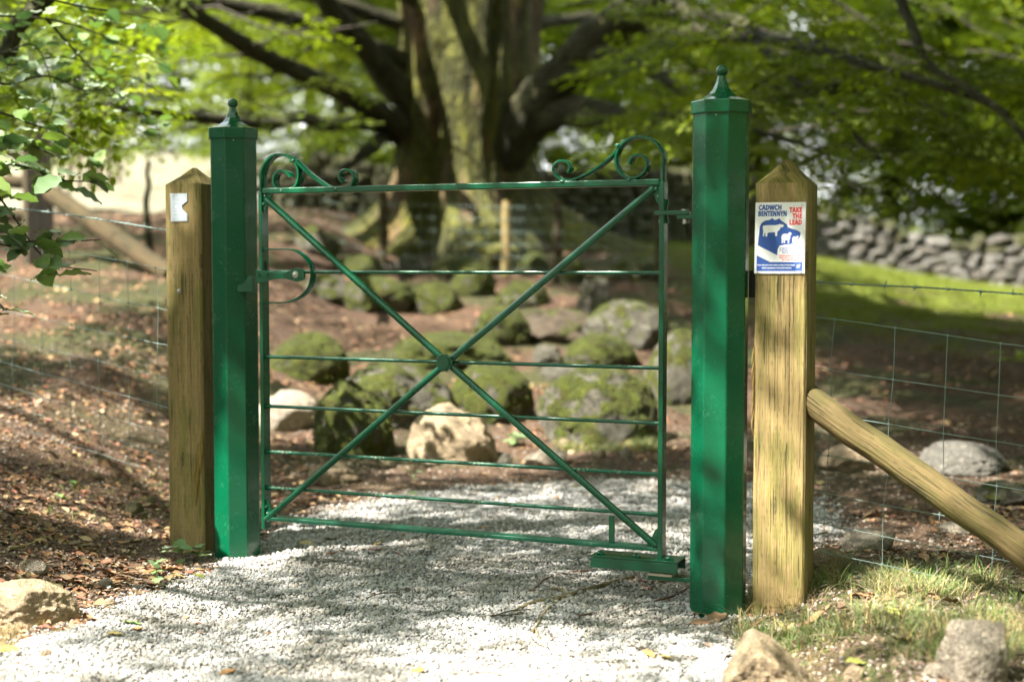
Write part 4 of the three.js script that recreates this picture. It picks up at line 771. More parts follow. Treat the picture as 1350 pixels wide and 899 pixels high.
  for (const yy of [214, 746]) { const q = L([[335, yy]])[0]; part(latch, 'nut', cyl(0.0085, 0.012, q.x, q.y, -0.012, 'x', 6), paintMat); }
  {
    const o = L([[296, 422], [350, 422], [410, 436], [500, 448], [580, 443], [640, 424], [690, 404], [745, 405], [768, 430], [772, 500], [745, 522], [700, 532], [640, 517], [580, 500], [500, 504], [420, 518], [370, 542], [296, 548]]);
    const sh = new THREE.Shape(o.map(p => new THREE.Vector2(p.x, p.y)));
    const lever = part(g, 'latch_lever', new THREE.ExtrudeGeometry(sh, { depth: 0.007, bevelEnabled: true, bevelSize: 0.001, bevelThickness: 0.001, bevelSegments: 1 }).translate(0, 0, 0.004), paintMat);
    const b = L([[688, 462], [323, 466], [405, 462]]);
    const dome = new THREE.SphereGeometry(0.0088, 16, 8, 0, 6.284, 0, 1.4).rotateX(Math.PI / 2);
    part(lever, 'bolt', merge([dome.translate(b[0].x, b[0].y, 0.011), cyl(0.0105, 0.003, b[0].x, b[0].y, 0.0125, 'z', 18)]), boltMat);
    for (const k of [1, 2]) part(lever, 'rivet', merge([cyl(0.0055, 0.006, b[k].x, b[k].y, 0.014, 'z', 10)]), paintMat);
    const s = L([[333, 370]])[0]; part(g, 'latch_slot', rbox(0.004, 0.024, 0.008, 0.0065, s.y, -0.02, 0.001), darkMetalMat);
  }
  // upper hinge
  {
    const a = gateUV(863.3, 280.7), b = gateUV(908.6, 280.7), q1 = gateUV(875, 267.5), q2 = gateUV(875, 291.5), hx = GW + 0.002;
    const hinge = part(g, 'upper_hinge', rbox(b.x - a.x, 0.0115, 0.034, (a.x + b.x) / 2, a.y, -0.012, 0.002), paintMat);
    part(hinge, 'sleeve', cyl(0.0105, q1.y - q2.y, hx, (q1.y + q2.y) / 2, -0.018, 'y', 16), paintMat);
    for (const q of [q1, q2]) part(hinge, 'nut', merge([cyl(0.0165, 0.012, hx, q.y, -0.018, 'y', 6), cyl(0.013, 0.006, hx, q.y + 0.008, -0.018, 'y', 12)]), paintMat);
    const t = gateUV(901.5, 277), n = gateUV(903, 290.5);
    part(hinge, 'bolt', merge([cyl(0.0105, 0.006, t.x, t.y, -0.012, 'y', 18), cyl(0.006, 0.036, t.x, t.y - 0.02, -0.012, 'y', 10), cyl(0.0112, 0.009, n.x, n.y - 0.002, -0.012, 'y', 6)]), boltMat);
  }
  // self-closing box under the bottom rail
  {
    const a = gateUV(778.7, 733, 0.03), b = gateUV(893.5, 739.5, 0.03), h = 0.034, yt = (a.y + b.y) / 2, w = b.x - a.x, x = (a.x + b.x) / 2;
    const box = part(g, 'closer_box', merge([rbox(w, 0.005, 0.086, x, yt - 0.0025, -0.012, 0.001), rbox(w, h - 0.006, 0.005, x, yt - 0.0035 - h / 2, 0.0295, 0.001), rbox(w, h - 0.006, 0.005, x, yt - 0.0035 - h / 2, -0.053, 0.001), rbox(0.004, h - 0.008, 0.074, x - w / 2 + 0.004, yt - 0.004 - h / 2, -0.012, 0.001)]), paintMat);
    for (const f of [-0.42, 0.0, 0.38]) part(box, 'weld', merge([blob(x + f * w, yt + 0.004, 0.012, 0.0065, 1.6), blob(x + f * w + 0.008, yt + 0.003, 0.012, 0.005, 1.4)]), paintMat);
    const s0 = gateUV(804, 681), s1_ = gateUV(804, 722);
    part(g, 'short_upright', rbox(0.0155, s0.y - s1_.y, 0.012, s0.x, (s0.y + s1_.y) / 2, -0.02, 0.002), paintMat);
  }
}

// --- octagonal posts
function octagon(R, cut) { const o = []; for (let k = 0; k < 8; k++) { const a = k * Math.PI / 4, b = cut / R; o.push([Math.sin(a - b) * R, Math.cos(a - b) * R], [Math.sin(a + b) * R, Math.cos(a + b) * R]); } return o; }
function prism(rings, closeTop = true) {       // rings: [[ [x,z]... ], y], flat faces
  const pos = [], uv = [], n = rings[0][0].length; let per;
  const quad = (a, b, c, d, ua, ub, va, vc) => { pos.push(...a, ...b, ...c, ...a, ...c, ...d); uv.push(ua, va, ub, va, ub, vc, ua, va, ub, vc, ua, vc); };
  for (let i = 0; i < rings.length - 1; i++) {
    per = 0; const [A, ya] = rings[i], [Bq, yb] = rings[i + 1];
    for (let k = 0; k < n; k++) { const m = (k + 1) % n, w = Math.hypot(A[m][0] - A[k][0], A[m][1] - A[k][1]); quad([A[k][0], ya, A[k][1]], [A[m][0], ya, A[m][1]], [Bq[m][0], yb, Bq[m][1]], [Bq[k][0], yb, Bq[k][1]], per, per + w, ya, yb); per += w; }
  }
  const [T, y] = rings[rings.length - 1];
  if (closeTop) for (let k = 0; k < n; k++) { const m = (k + 1) % n; pos.push(T[k][0], y, T[k][1], T[m][0], y, T[m][1], 0, y, 0); uv.push(T[k][0], T[k][1], T[m][0], T[m][1], 0, 0); }
  const g = new THREE.BufferGeometry(); g.setAttribute('position', new THREE.Float32BufferAttribute(pos, 3)); g.setAttribute('uv', new THREE.Float32BufferAttribute(uv, 2)); g.computeVertexNormals(); return g;
}
const octShaft = prism([[octagon(0.0785, 0.0022), -0.25], [octagon(0.0785, 0.0022), 0.35], [octagon(0.0785, 0.0022), 0.8], [octagon(0.0785, 0.0022), 1.385]]);
const octBand = prism([[octagon(0.0775, 0.002), 1.3785], [octagon(0.0838, 0.0022), 1.3765], [octagon(0.0845, 0.0022), 1.379], [octagon(0.0845, 0.0022), 1.4085], [octagon(0.0835, 0.0022), 1.411], [octagon(0.075, 0.002), 1.4135], [octagon(0.052, 0.0016), 1.4215], [octagon(0.035, 0.0013), 1.4325], [octagon(0.0232, 0.001), 1.4475], [octagon(0.0155, 0.0008), 1.465], [octagon(0.0118, 0.0006), 1.480]]);
const finial = merge([new THREE.SphereGeometry(0.0168, 28, 20).translate(0, 1.4945, 0), new THREE.CylinderGeometry(0.0095, 0.0115, 0.006, 16).translate(0, 1.4805, 0)]);
function greenPost(c, turnDeg, label) {
  const g = thing('gate_post', label, 'gate post', c, turnDeg * Math.PI / 180, 'green octagonal gate posts');
  part(g, 'shaft', octShaft, paintMat); const cap = part(g, 'cap', octBand, paintMat); part(cap, 'finial', finial, paintMat);
  part(cap, 'screw', new THREE.SphereGeometry(0.0022, 8, 6).translate(-0.03, 1.369, 0.067), boltMat);
  return g;
}
const ground0 = p => V(p.x, 0, p.z);
const postR = greenPost(ground0(P(950, 348, 3.9)), 4.6, 'green octagonal gate post carrying the hinges, next to the post with the sign');
const postL = greenPost(ground0(P(308.5, 348, 4.68)), 36, 'green octagonal gate post on the latch side, beside the torn notice post');
{ // catch on the latch post and lower hinge arm on the hinge post
  const inPost = (post, p) => post.worldToLocal(p.clone());
  postL.updateMatrixWorld(true); postR.updateMatrixWorld(true);
  const q = inPost(postL, P(327, 376, 4.615)), sh = new THREE.Shape([[-0.02, -0.02], [0.034, -0.02], [0.034, 0.026], [0.020, 0.028], [0.0, 0.004], [-0.02, -0.002]].map(a => new THREE.Vector2(...a)));
  const cg = new THREE.ExtrudeGeometry(sh, { depth: 0.03, bevelEnabled: true, bevelSize: 0.002, bevelThickness: 0.002, bevelSegments: 1 }).rotateY(GTURN - 36 * Math.PI / 180 + 0.1).translate(q.x, q.y, q.z - 0.006);
  part(postL, 'latch_catch', cg, paintMat);
  const loc = (px, py, off) => { const u = gateUV(px, py, off); return inPost(postR, V(gL.x, 0, gL.z).addScaledVector(GU, u.x).addScaledVector(GN, off).setY(u.y)); };
  const turn = GTURN - 4.6 * Math.PI / 180;
  const bar = (a, b, w, h, d, m, name) => { const A = loc(...a), Bp = loc(...b), gm = new RoundedBoxGeometry(A.distanceTo(Bp) + w, h, d, 2, 0.0015).rotateY(turn); part(postR, name, gm.translate((A.x + Bp.x) / 2, (A.y + Bp.y) / 2, (A.z + Bp.z) / 2), m); };
  bar([894.5, 285.6, -0.012], [935, 285.6, -0.012], 0, 0.0105, 0.03, paintMat, 'upper_hinge_plate');
  bar([858, 760, -0.005], [925, 763, -0.005], 0, 0.012, 0.05, paintMat, 'lower_hinge_arm');
  bar([858, 755.2, 0.002], [889, 757.2, 0.002], 0, 0.008, 0.045, std({ color: C(0.5, 0.43, 0.32), roughness: 0.6 }), 'pale_strip');  // pale cream strip on top of the lower hinge arm
  const w = inPost(postR, P(916, 285.6, 3.93)); part(postR, 'weld', merge([blob(w.x, w.y, w.z, 0.008), blob(w.x + 0.002, w.y + 0.006, w.z, 0.006), blob(w.x, w.y - 0.007, w.z, 0.006)]), paintMat);
}

// --- wooden posts
function squarePost(half, hShoulder, hApex, base = -0.3, sd = 1) {
  const bev = 0.006, ring = (s, y) => { const o = []; for (const [sx, sz, f] of [[-1, 1, 0], [1, 1, 1], [1, -1, 0], [-1, -1, 1]]) { const wob = 0.0012 * n3(y * 7 + sd, sx * 3, sz * 3); const a = s + wob, p1 = f ? [sx * (a - bev), sz * a] : [sx * a, sz * (a - bev)], p2 = f ? [sx * a, sz * (a - bev)] : [sx * (a - bev), sz * a]; o.push(p1, p2); } return o; };
  const rings = []; for (let i = 0; i <= 24; i++) { const y = lerp(base, hShoulder, i / 24); rings.push([ring(half, y), y]); }
  const top = prism([[ring(half - 0.0005, hShoulder), hShoulder - 0.0005], [ring(half * 0.5, hShoulder).map(p => p.map(v => v)), lerp(hShoulder, hApex, 0.5)], [ring(0.008, hApex), hApex]]);
  return [prism(rings, false), top];
}
const wpL = thing('wooden_post', 'square wooden post with pointed top and torn grey notice', 'post', V(-1.068, 0, -4.8), GTURN, 'square wooden fence posts beside the gate');
const wpR = thing('wooden_post', 'square wooden post with pointed top carrying a dog walking sign', 'post', V(0.75, 0, -3.89), GTURN, 'square wooden fence posts beside the gate');
{
  for (const [w, hs, ha, half, sd] of [[wpL, 1.235, 1.292, 0.0705, 3], [wpR, 1.187, 1.254, 0.0705, 9]]) { const [b, t] = squarePost(half, hs, ha, -0.3, sd); part(w, 'shaft', b, woodMat); part(w, 'weathered_top', t, woodEndMat); }
  // bolt and splintered bruise on the latch-side post
  part(wpL, 'bolt', merge([cyl(0.0085, 0.004, -0.016, 0.88, 0.0725, 'z', 14), new THREE.SphereGeometry(0.006, 12, 6, 0, 6.3, 0, 1.5).rotateX(Math.PI / 2).translate(-0.016, 0.88, 0.074)]), boltMat);
  const pale = std({ color: C(0.52, 0.43, 0.24), map: rep(woodTex, 6, 2), roughness: 0.9 });
  for (let k = 0; k < 7; k++) {
    const y0 = 0.16 + 0.03 * k * 0.9, x0 = 0.035 + 0.005 * k + rr(-0.006, 0.006);
    const a = V(x0, y0, 0.0705), b = V(x0 + rr(0.0, 0.012), y0 + rr(0.05, 0.1), 0.0735 + rr(0, 0.004)), c = V(b.x + 0.002, b.y + rr(0.02, 0.05), 0.071);
    part(wpL, 'splinter', tube(smooth([a, b, c], 8), t => 0.0042 * Math.sin(Math.PI * clamp(t, 0.06, 0.94)) + 0.0006, 5), pale);
  }
  for (let k = 0; k < 6; k++) { const y0 = 0.5 + 0.035 * k; const a = V(-0.0705, y0, 0.062), b = V(-0.073 - rr(0, 0.003), y0 + 0.03, 0.069), c = V(-0.0705, y0 + rr(0.05, 0.08), 0.068); part(wpR, 'splinter', tube(smooth([a, b, c], 8), t => 0.0024 * Math.sin(Math.PI * clamp(t, 0.06, 0.94)) + 0.0004, 5), pale); }
  part(wpR, 'bracket', merge([rbox(0.03, 0.075, 0.02, -0.083, 0.915, 0.012, 0.003), rbox(0.012, 0.03, 0.03, -0.079, 0.96, 0.016, 0.003)]), darkMetalMat);
}
function onFront(w, px, py, off = 0.0705) {      // a sight line met with a post's front face, in the post's axes
  const o = w.position.clone().addScaledVector(GN, off), d = ray(px, py), e = V(0, EYE, 0), t = o.sub(e).dot(GN) / d.dot(GN);
  const q = e.addScaledVector(d, t).sub(w.position); return V(q.dot(GU), q.y, off);
}
function sheetOn(w, corners, tex, name, label, category, lift) {
  const g = thing(name, label, category, w.position.clone(), GTURN);
  const q = corners.map(([x, y]) => onFront(w, x, y)), z = 0.0705 + lift, pos = [], uv = [], idx = [], N = 10;
  for (let j = 0; j <= N; j++) for (let i = 0; i <= N; i++) {
    const a = q[3].clone().lerp(q[2], i / N), b = q[0].clone().lerp(q[1], i / N), p = a.lerp(b, j / N);
    pos.push(p.x, p.y, z); uv.push(i / N, j / N);
  }
  for (let j = 0; j < N; j++) for (let i = 0; i < N; i++) { const a = j * (N + 1) + i; idx.push(a, a + 1, a + N + 1, a + 1, a + N + 2, a + N + 1); }
  part(g, 'print', geoFrom(pos, idx, uv), std({ map: tex, roughness: 0.55 }));
  const mx = q.reduce((s, p) => s + p.x, 0) / 4, my = q.reduce((s, p) => s + p.y, 0) / 4;
  part(g, 'backing', rbox(q[1].x - q[0].x - 0.0012, q[0].y - q[3].y - 0.0012, 0.0018, mx, my, z - 0.0012, 0.0005), std({ color: C(0.7, 0.7, 0.68), roughness: 0.6 }));
  return [g, q];
}
{ // the sign
  const W = 660, Hh = 930, cv = document.createElement('canvas'); cv.width = W; cv.height = Hh; const x = cv.getContext('2d');
  const blue = '#2f55a4', red = '#e23a3d';
  x.fillStyle = '#f1f1f3'; x.fillRect(0, 0, W, Hh);
  const text = (s, px, y, w, size, col, al = 'left') => { x.save(); x.font = `bold ${size}px sans-serif`; x.fillStyle = col; x.strokeStyle = col; x.lineWidth = size * 0.09; const m = x.measureText(s).width, k = w / m; x.translate(al === 'right' ? px - w : px, y); x.scale(k, 1); x.fillText(s, 0, 0); x.strokeText(s, 0, 0); x.restore(); };
  text('CADWCH', 42, 98, 305, 88, blue); text('BENTENNYN', 36, 178, 380, 88, blue);
  text('TAKE', 612, 132, 165, 88, red, 'right'); text('THE', 612, 212, 122, 88, red, 'right'); text('LEAD', 612, 292, 165, 88, red, 'right');
  const poly = (pts, col) => { x.fillStyle = col; x.beginPath(); pts.forEach(([a, b], i) => i ? x.lineTo(a, b) : x.moveTo(a, b)); x.closePath(); x.fill(); };
  poly([[40, 560], [48, 470], [58, 390], [60, 320], [85, 270], [130, 238], [190, 228], [225, 205], [255, 232], [290, 222], [315, 205], [345, 240], [385, 265], [420, 290], [430, 325], [480, 345], [540, 362], [585, 385], [600, 405], [590, 450], [560, 495], [520, 530], [470, 548], [400, 552], [330, 566], [305, 610], [298, 690]], blue);
  const beast = (ox, oy, s, kind) => { x.save(); x.translate(ox, oy); x.scale(s, s); x.fillStyle = '#f1f1f3'; x.beginPath();
    if (kind === 'cow') { [[0, 30], [10, 12], [60, 8], [170, 8], [205, 0], [225, -8], [240, -2], [268, 0], [280, 18], [262, 34], [235, 40], [222, 70], [196, 92], [190, 150], [168, 150], [164, 100], [80, 104], [66, 112], [62, 155], [40, 155], [36, 112], [26, 110], [22, 150], [4, 150], [8, 90], [4, 60]].forEach(([a, b], i) => i ? x.lineTo(a, b) : x.moveTo(a, b)); }
    else { [[4, 40], [14, 18], [40, 8], [90, 12], [100, -8], [122, -14], [140, 0], [136, 20], [124, 32], [122, 70], [110, 90], [108, 140], [92, 140], [90, 98], [52, 98], [50, 140], [34, 140], [30, 96], [22, 96], [22, 138], [6, 138], [6, 90], [0, 64]].forEach(([a, b], i) => i ? x.lineTo(a, b) : x.moveTo(a, b)); }
    x.closePath(); x.fill(); x.restore(); };
  beast(100, 290, 1.0, 'cow'); beast(348, 402, 0.95, 'sheep'); beast(490, 445, 0.6, 'sheep');
  const lines = (x0, y0, w, n, dy, h, col, sd) => { let s = sd; const r = () => (s = (s * 16807) % 2147483647) / 2147483647; x.fillStyle = col; for (let i = 0; i < n; i++) { let q = x0 + (i === n - 1 ? w * 0.12 : 0); const e = x0 + w * (i === n - 1 ? 0.88 : 1); while (q < e) { const l = Math.min(14 + r() * 46, e - q); for (let k = 0; k < l; k += 9) x.fillRect(q + k, y0 + i * dy + (r() * 4 - 2), 6.5, h + (r() * 4 - 2)); q += l + 10; } } };
  lines(330, 592, 285, 3, 28, 17, blue, 71); lines(328, 686, 285, 3, 28, 18, red, 91);
  poly([[30, 692], [210, 780], [628, 780], [628, 900], [30, 900]], blue);
  lines(42, 812, 500, 2, 38, 16, '#f1f1f3', 33);
  x.fillStyle = '#4a6cb2'; x.fillRect(540, 785, 78, 105); beast(556, 812, 0.34, 'sheep');
  const t = new THREE.CanvasTexture(cv); t.colorSpace = THREE.SRGBColorSpace; t.anisotropy = 8;
  const [g, q] = sheetOn(wpR, [[997, 267], [1063.5, 266.5], [1061.5, 360.5], [995, 360.5]], t, 'notice_sign', 'white sign with blue dog head and red TAKE THE LEAD lettering', 'sign', 0.0035);
  for (const [a, b] of [[0.08, 0.05], [0.93, 0.04], [0.07, 0.985], [0.93, 0.985]]) { const p = q[0].clone().lerp(q[1], a).lerp(q[3].clone().lerp(q[2], a), b); part(g, 'nail', cyl(0.0022, 0.003, p.x, p.y, 0.075, 'z', 8), boltMat); }
}
{ // the torn notice
  const W = 220, Hh = 380, cv = document.createElement('canvas'); cv.width = W; cv.height = Hh; const x = cv.getContext('2d');
  x.fillStyle = '#c3cdd8'; x.fillRect(0, 0, W, Hh); x.strokeStyle = '#9aa9ba'; x.lineWidth = 5;
  for (const y of [90, 130, 240, 290]) { x.beginPath(); x.moveTo(30, y); x.lineTo(120, y + 4); x.stroke(); } x.strokeRect(40, 150, 70, 60);
  const t = new THREE.CanvasTexture(cv); t.colorSpace = THREE.SRGBColorSpace;
  const g = thing('torn_notice', 'small torn pale blue notice stapled to the wooden post', 'notice', wpL.position.clone(), GTURN);
  const out = [[224.5, 255], [246.5, 255], [247, 265], [243, 268], [239.5, 271], [241, 276], [244, 279], [247, 282], [247, 291.5], [225.5, 292]].map(([a, b]) => onFront(wpL, a, b));
  const x0 = Math.min(...out.map(p => p.x)), x1 = Math.max(...out.map(p => p.x)), y0 = Math.min(...out.map(p => p.y)), y1 = Math.max(...out.map(p => p.y));
  const geo = new THREE.ExtrudeGeometry(new THREE.Shape(out.map(p => new THREE.Vector2(p.x, p.y))), { depth: 0.0015, bevelEnabled: false }).translate(0, 0, 0.0722);
  const p = geo.attributes.position, uv = geo.attributes.uv; for (let i = 0; i < p.count; i++) uv.setXY(i, (p.getX(i) - x0) / (x1 - x0), (p.getY(i) - y0) / (y1 - y0));
  part(g, 'sheet', geo, std({ map: t, roughness: 0.6 }));
  for (const [px, py] of [[228, 258], [243, 289], [228, 289]]) { const q = onFront(wpL, px, py); part(g, 'staple', rbox(0.007, 0.0016, 0.002, q.x, q.y, 0.0745, 0.0004), boltMat); }
}
// --- strut against the signed post
function strut(a, b, r, name, label, mat, group) {
  const d = b.clone().sub(a), L = d.length(), g = thing(name, label, 'strut', V(0, 0, 0), 0, group), n = 40, pts = [];
  for (let i = 0; i <= n; i++) { const p = a.clone().addScaledVector(d, i / n); p.y += 0.004 * n3(i * 0.13, 2, r * 99); pts.push(p); }
  part(g, 'pole', tube(pts, r, 28, { rough: 0.05 }), mat); return [g, L];
}
{
  const a = P(1064, 524, 3.86), b = P(1470, 812, 3.56);
  const [g] = strut(a, b, 0.041, 'diagonal_strut', 'round wooden strut leaning from the grass up to the signed post', strutMat);
  const up = V(-0.2, 0.75, 0.62).normalize(), q = []; for (let i = 0; i <= 24; i++) { const p = a.clone().lerp(b, lerp(0.36, 0.97, i / 24)).addScaledVector(up, 0.0405); p.y += 0.004 * n3(i * 0.2, 7, 1); q.push(p); }
  part(g, 'drying_crack', tube(q, t => 0.0004 + 0.0022 * Math.sin(Math.PI * clamp(t, 0.02, 0.98)), 4), std({ color: C(0.035, 0.03, 0.018), roughness: 1 }));
  for (let k = 0; k < 12; k++) { const t0 = rr(0.08, 0.85), o = V(rr(-0.15, 0.05), rr(0.1, 0.8), 0.8).normalize(), l = []; for (let i = 0; i <= 6; i++) { const p = a.clone().lerp(b, t0 + i * 0.018 * rr(0.7, 1.1)).addScaledVector(o, 0.0407); l.push(p); } part(g, 'bark_ridge', tube(l, t => 0.0003 + 0.0016 * Math.sin(Math.PI * clamp(t, 0.05, 0.95)), 4), k % 3 ? strutMat : woodMat); }
}
// --- wire
function wire(parent, name, pts, r, n = 24) { return part(parent, name, tube(smooth(pts, n), r, 5), wireMat); }
const knotGeo = new THREE.TorusGeometry(0.0028, 0.0012, 5, 8);
function netting(name, label, horiz, vert, r, group) {    // horiz: list of point lists; vert: list of point lists
  const g = thing(name, label, 'wire fence', V(0, 0, 0), 0, group);
  for (const h of horiz) wire(g, 'line_wire', h, r);
  for (const v of vert) { const w = wire(g, 'stay_wire', v, r * 0.9, 20); for (const p of v) part(w, 'knot', knotGeo, wireMat).position.copy(p); }
  return g;
}
{
  // left net: runs back and uphill from the latch-side wooden post
  const yr = [355, 409, 455, 500, 538, 572, 602, 629], yl = [316, 362, 409, 444, 477, 507, 532, 555];
  const at = (i, t) => P(lerp(221, 0, t), lerp(yr[i], yl[i], t) + 1.3 * n3(i * 3.1, t * 5, 0), lerp(4.80, 5.45, t));
  const ts = []; for (let k = 0; k < 10; k++) ts.push(0.065 + k * 0.172);
  netting('wire_netting', 'sagging stock netting running uphill from the torn notice post', yr.map((_, i) => [0, ...ts].map(t => at(i, t))), ts.map((t, k) => yr.map((_, i) => at(i, t + 0.012 * n3(k, i * 0.8, 4)))), 0.00095);
  // right net
  const xr = [1101, 1178, 1250, 1320, 1392, 1462], top = [422, 488, 548, 603, 652, 694, 731], sl = [0.137, 0.15, 0.16, 0.174, 0.195, 0.205, 0.22];
  const ar = (i, x) => P(x, top[i] + sl[i] * (x - 1101) + 1.5 * n3(i * 2.3, x * 0.013, 9), lerp(3.95, 3.84, (x - 1070) / 280));
  netting('wire_netting', 'stock netting behind the leaning strut and the signed post', top.map((_, i) => [1066, ...xr].map(x => ar(i, x))), xr.map((x, k) => top.map((_, i) => ar(i, x - i * 2.6 + 4 * n3(k * 2, i * 0.7, 2)))), 0.0012);
  const barbed = (name, label, pts, barbEvery) => {
    const g = thing(name, label, 'barbed wire'), q = smooth(pts, 160), off = s => q.map((p, i) => p.clone().add(V(0, Math.sin(i * 0.9 + s) * 0.0017, Math.cos(i * 0.9 + s) * 0.0017)));
    part(g, 'strand', tube(off(0), 0.0014, 5), wireMat); part(g, 'strand', tube(off(Math.PI), 0.0014, 5), wireMat);
    let len = 0, next = barbEvery * 0.4; for (let i = 1; i < q.length; i++) { len += q[i].distanceTo(q[i - 1]); if (len > next) { next += barbEvery; const p = q[i], l = []; for (let k = 0; k < 4; k++) { const d = V(rr(-0.4, 0.4), rr(-1, 1), rr(-1, 1)).normalize(); l.push(tube([p.clone(), p.clone().addScaledVector(d, 0.009), p.clone().addScaledVector(d, 0.017)], t => 0.0012 * (1 - t * 0.8), 4)); } const t = q[i].clone().sub(q[i - 1]).normalize(); l.push(tube([p.clone().addScaledVector(t, -0.005), p, p.clone().addScaledVector(t, 0.005)], 0.0034, 6)); part(g, 'barb', merge(l), wireMat); } }
  };
  barbed('barbed_wire', 'barbed wire strand slanting behind the hazel leaves to the torn notice post', [P(222, 304, 4.8), P(150, 292, 5.02), P(75, 281, 5.24), P(0, 272, 5.45), P(-70, 264, 5.65)], 0.1);
  barbed('barbed_wire', 'barbed wire strand from the signed post over grass and sunlit wall', [P(1066, 371, 3.93), P(1130, 375, 3.92), P(1200, 378, 3.9), P(1280, 383, 3.87), P(1350, 388, 3.84), P(1420, 393, 3.82)], 0.085);
}
console.log('gate done');
// ------------------------------------------------------------------ litter, grass, twigs
function curlLeaf(sd) { const pos = [], idx = [], n = 4; const cu = rr(-1.4, 1.4), tw = rr(-0.8, 0.8); for (let k = 0; k <= n; k++) { const t = k / n, w = 0.30 * Math.pow(Math.sin(Math.PI * clamp(t, 0.03, 0.97)), 0.8) * rr(0.85, 1.1), y = 0.35 * cu * (t - 0.5) * (t - 0.5) + rr(-0.03, 0.03), a = tw * (t - 0.5); for (const s of [-1, 0, 1]) pos.push(t - 0.5, y + (s ? 0.12 * Math.abs(cu) + Math.sin(a) * s * w : 0), s * w * Math.cos(a)); } for (let k = 0; k < n; k++) for (const s of [0, 1]) { const a = k * 3 + s; idx.push(a, a + 3, a + 1, a + 1, a + 3, a + 4); } return geoFrom(pos, idx); }
const deadLeaf = [0, 1, 2, 3, 4].map(curlLeaf);
const deadTone = () => { const t = rnd(); return t < 0.10 ? C(0.45, 0.31, 0.17) : t < 0.5 ? C(rr(0.24, 0.36), rr(0.145, 0.205), rr(0.075, 0.11)) : C(rr(0.14, 0.23), rr(0.08, 0.12), rr(0.04, 0.058)); };
{
  const lists = [[], [], [], [], []];
  const put = (x, z, s, c) => { const i = Math.floor(rnd() * 5), e = 0.02; const n = V(hgt(x - e, z) - hgt(x + e, z), 2 * e, hgt(x, z - e) - hgt(x, z + e)).normalize(); const q = new THREE.Quaternion().setFromUnitVectors(UPY, n).multiply(qE(rr(-0.45, 0.45), rr(0, 6.3), rr(-0.45, 0.45))); lists[i].push({ m: M4(V(x, surf(x, z) + s * rr(0.05, 0.18), z), q, s), c }); };
  for (let k = 0; k < 90000; k++) {
    const D = 2.9 + 15 * Math.pow(rnd(), 2.0), x = rr(-0.42, 0.42) * D, z = -D, d = pathDist(x, z);
    if (d > -0.02) continue; const nz = fbm(x * 1.5, 12, z * 1.5, 3), leftBank = x < -0.8 && D < 9 ? 0.55 : 0;
    if (rnd() > 0.24 + nz * 1.5 + leftBank + (D > 8.5 ? 0.3 : 0) - 0.7 * grassAmount(x, z) - 0.6 * mossAmount(x, z) - (D > 6 && x > -1 ? 0.25 : 0)) continue;
    put(x, z, rr(0.010, 0.036) * (rnd() < 0.12 ? 1.5 : 1) * (D > 7 ? 1.1 : 1), deadTone());
  }
  for (let k = 0; k < 1500; k++) { const D = 3 + 4 * rnd(), x = rr(-0.4, 0.4) * D, d = pathDist(x, -D); if (d > 0 && rnd() < 0.5 * Math.exp(-d * 5) + 0.02) put(x, -D, rr(0.012, 0.03), deadTone()); }
  const g = thing('leaf_litter', 'brown dead leaves strewn over the woodland floor', 'leaf litter'); g.userData.kind = 'stuff';
  lists.forEach((l, i) => copies(g, 'litter', deadLeaf[i], litterMat, l)); console.log('litter', lists.reduce((s, l) => s + l.length, 0));
  // crumbs of soil and twiglets on bare ground
  const cr = [[], []], tg = [];
  for (let k = 0; k < 60000; k++) { const D = 2.9 + 5 * Math.pow(rnd(), 1.4), x = rr(-0.42, 0.42) * D, z = -D, d = pathDist(x, z); if (d > -0.01) continue; const v = rr(0.05, 0.17), gr = rnd() < 0.16 ? rr(0.12, 0.3) : 0; cr[k & 1].push({ m: M4(V(x, surf(x, z) + 0.001, z), qE(rr(0, 6), rr(0, 6), 0), rr(0.0025, 0.008)), c: C(v + gr, v * 0.68 + gr * 0.95, v * 0.44 + gr * 0.85) }); }
  const s = thing('soil_crumbs', 'loose crumbs of soil and grit beside the path', 'soil'); s.userData.kind = 'stuff'; cr.forEach((l, i) => copies(s, 'crumb', chips[i], pebbleMat, l));
  const stick = tube(smooth([V(-0.5, 0, 0), V(-0.1, 0.04, 0.03), V(0.2, 0, -0.03), V(0.5, 0.03, 0.02)], 6), 0.012, 4);
  for (let k = 0; k < 1500; k++) { const D = 3 + 6 * Math.pow(rnd(), 1.2), x = rr(-0.42, 0.42) * D, z = -D, d = pathDist(x, z); if (d > 0 && rnd() < 0.9) continue; const t = rr(0.5, 1.4); tg.push({ m: M4(V(x, surf(x, z) + 0.006, z), qE(rr(-0.15, 0.15), rr(0, 6.3), rr(-0.2, 0.2)), rr(0.04, 0.16)), c: C(0.13 * t, 0.10 * t, 0.065 * t) }); }
  const tt = thing('twig_litter', 'thin broken twigs strewn on soil and gravel', 'twigs'); tt.userData.kind = 'stuff'; copies(tt, 'twig', stick, litterMat, tg);
}
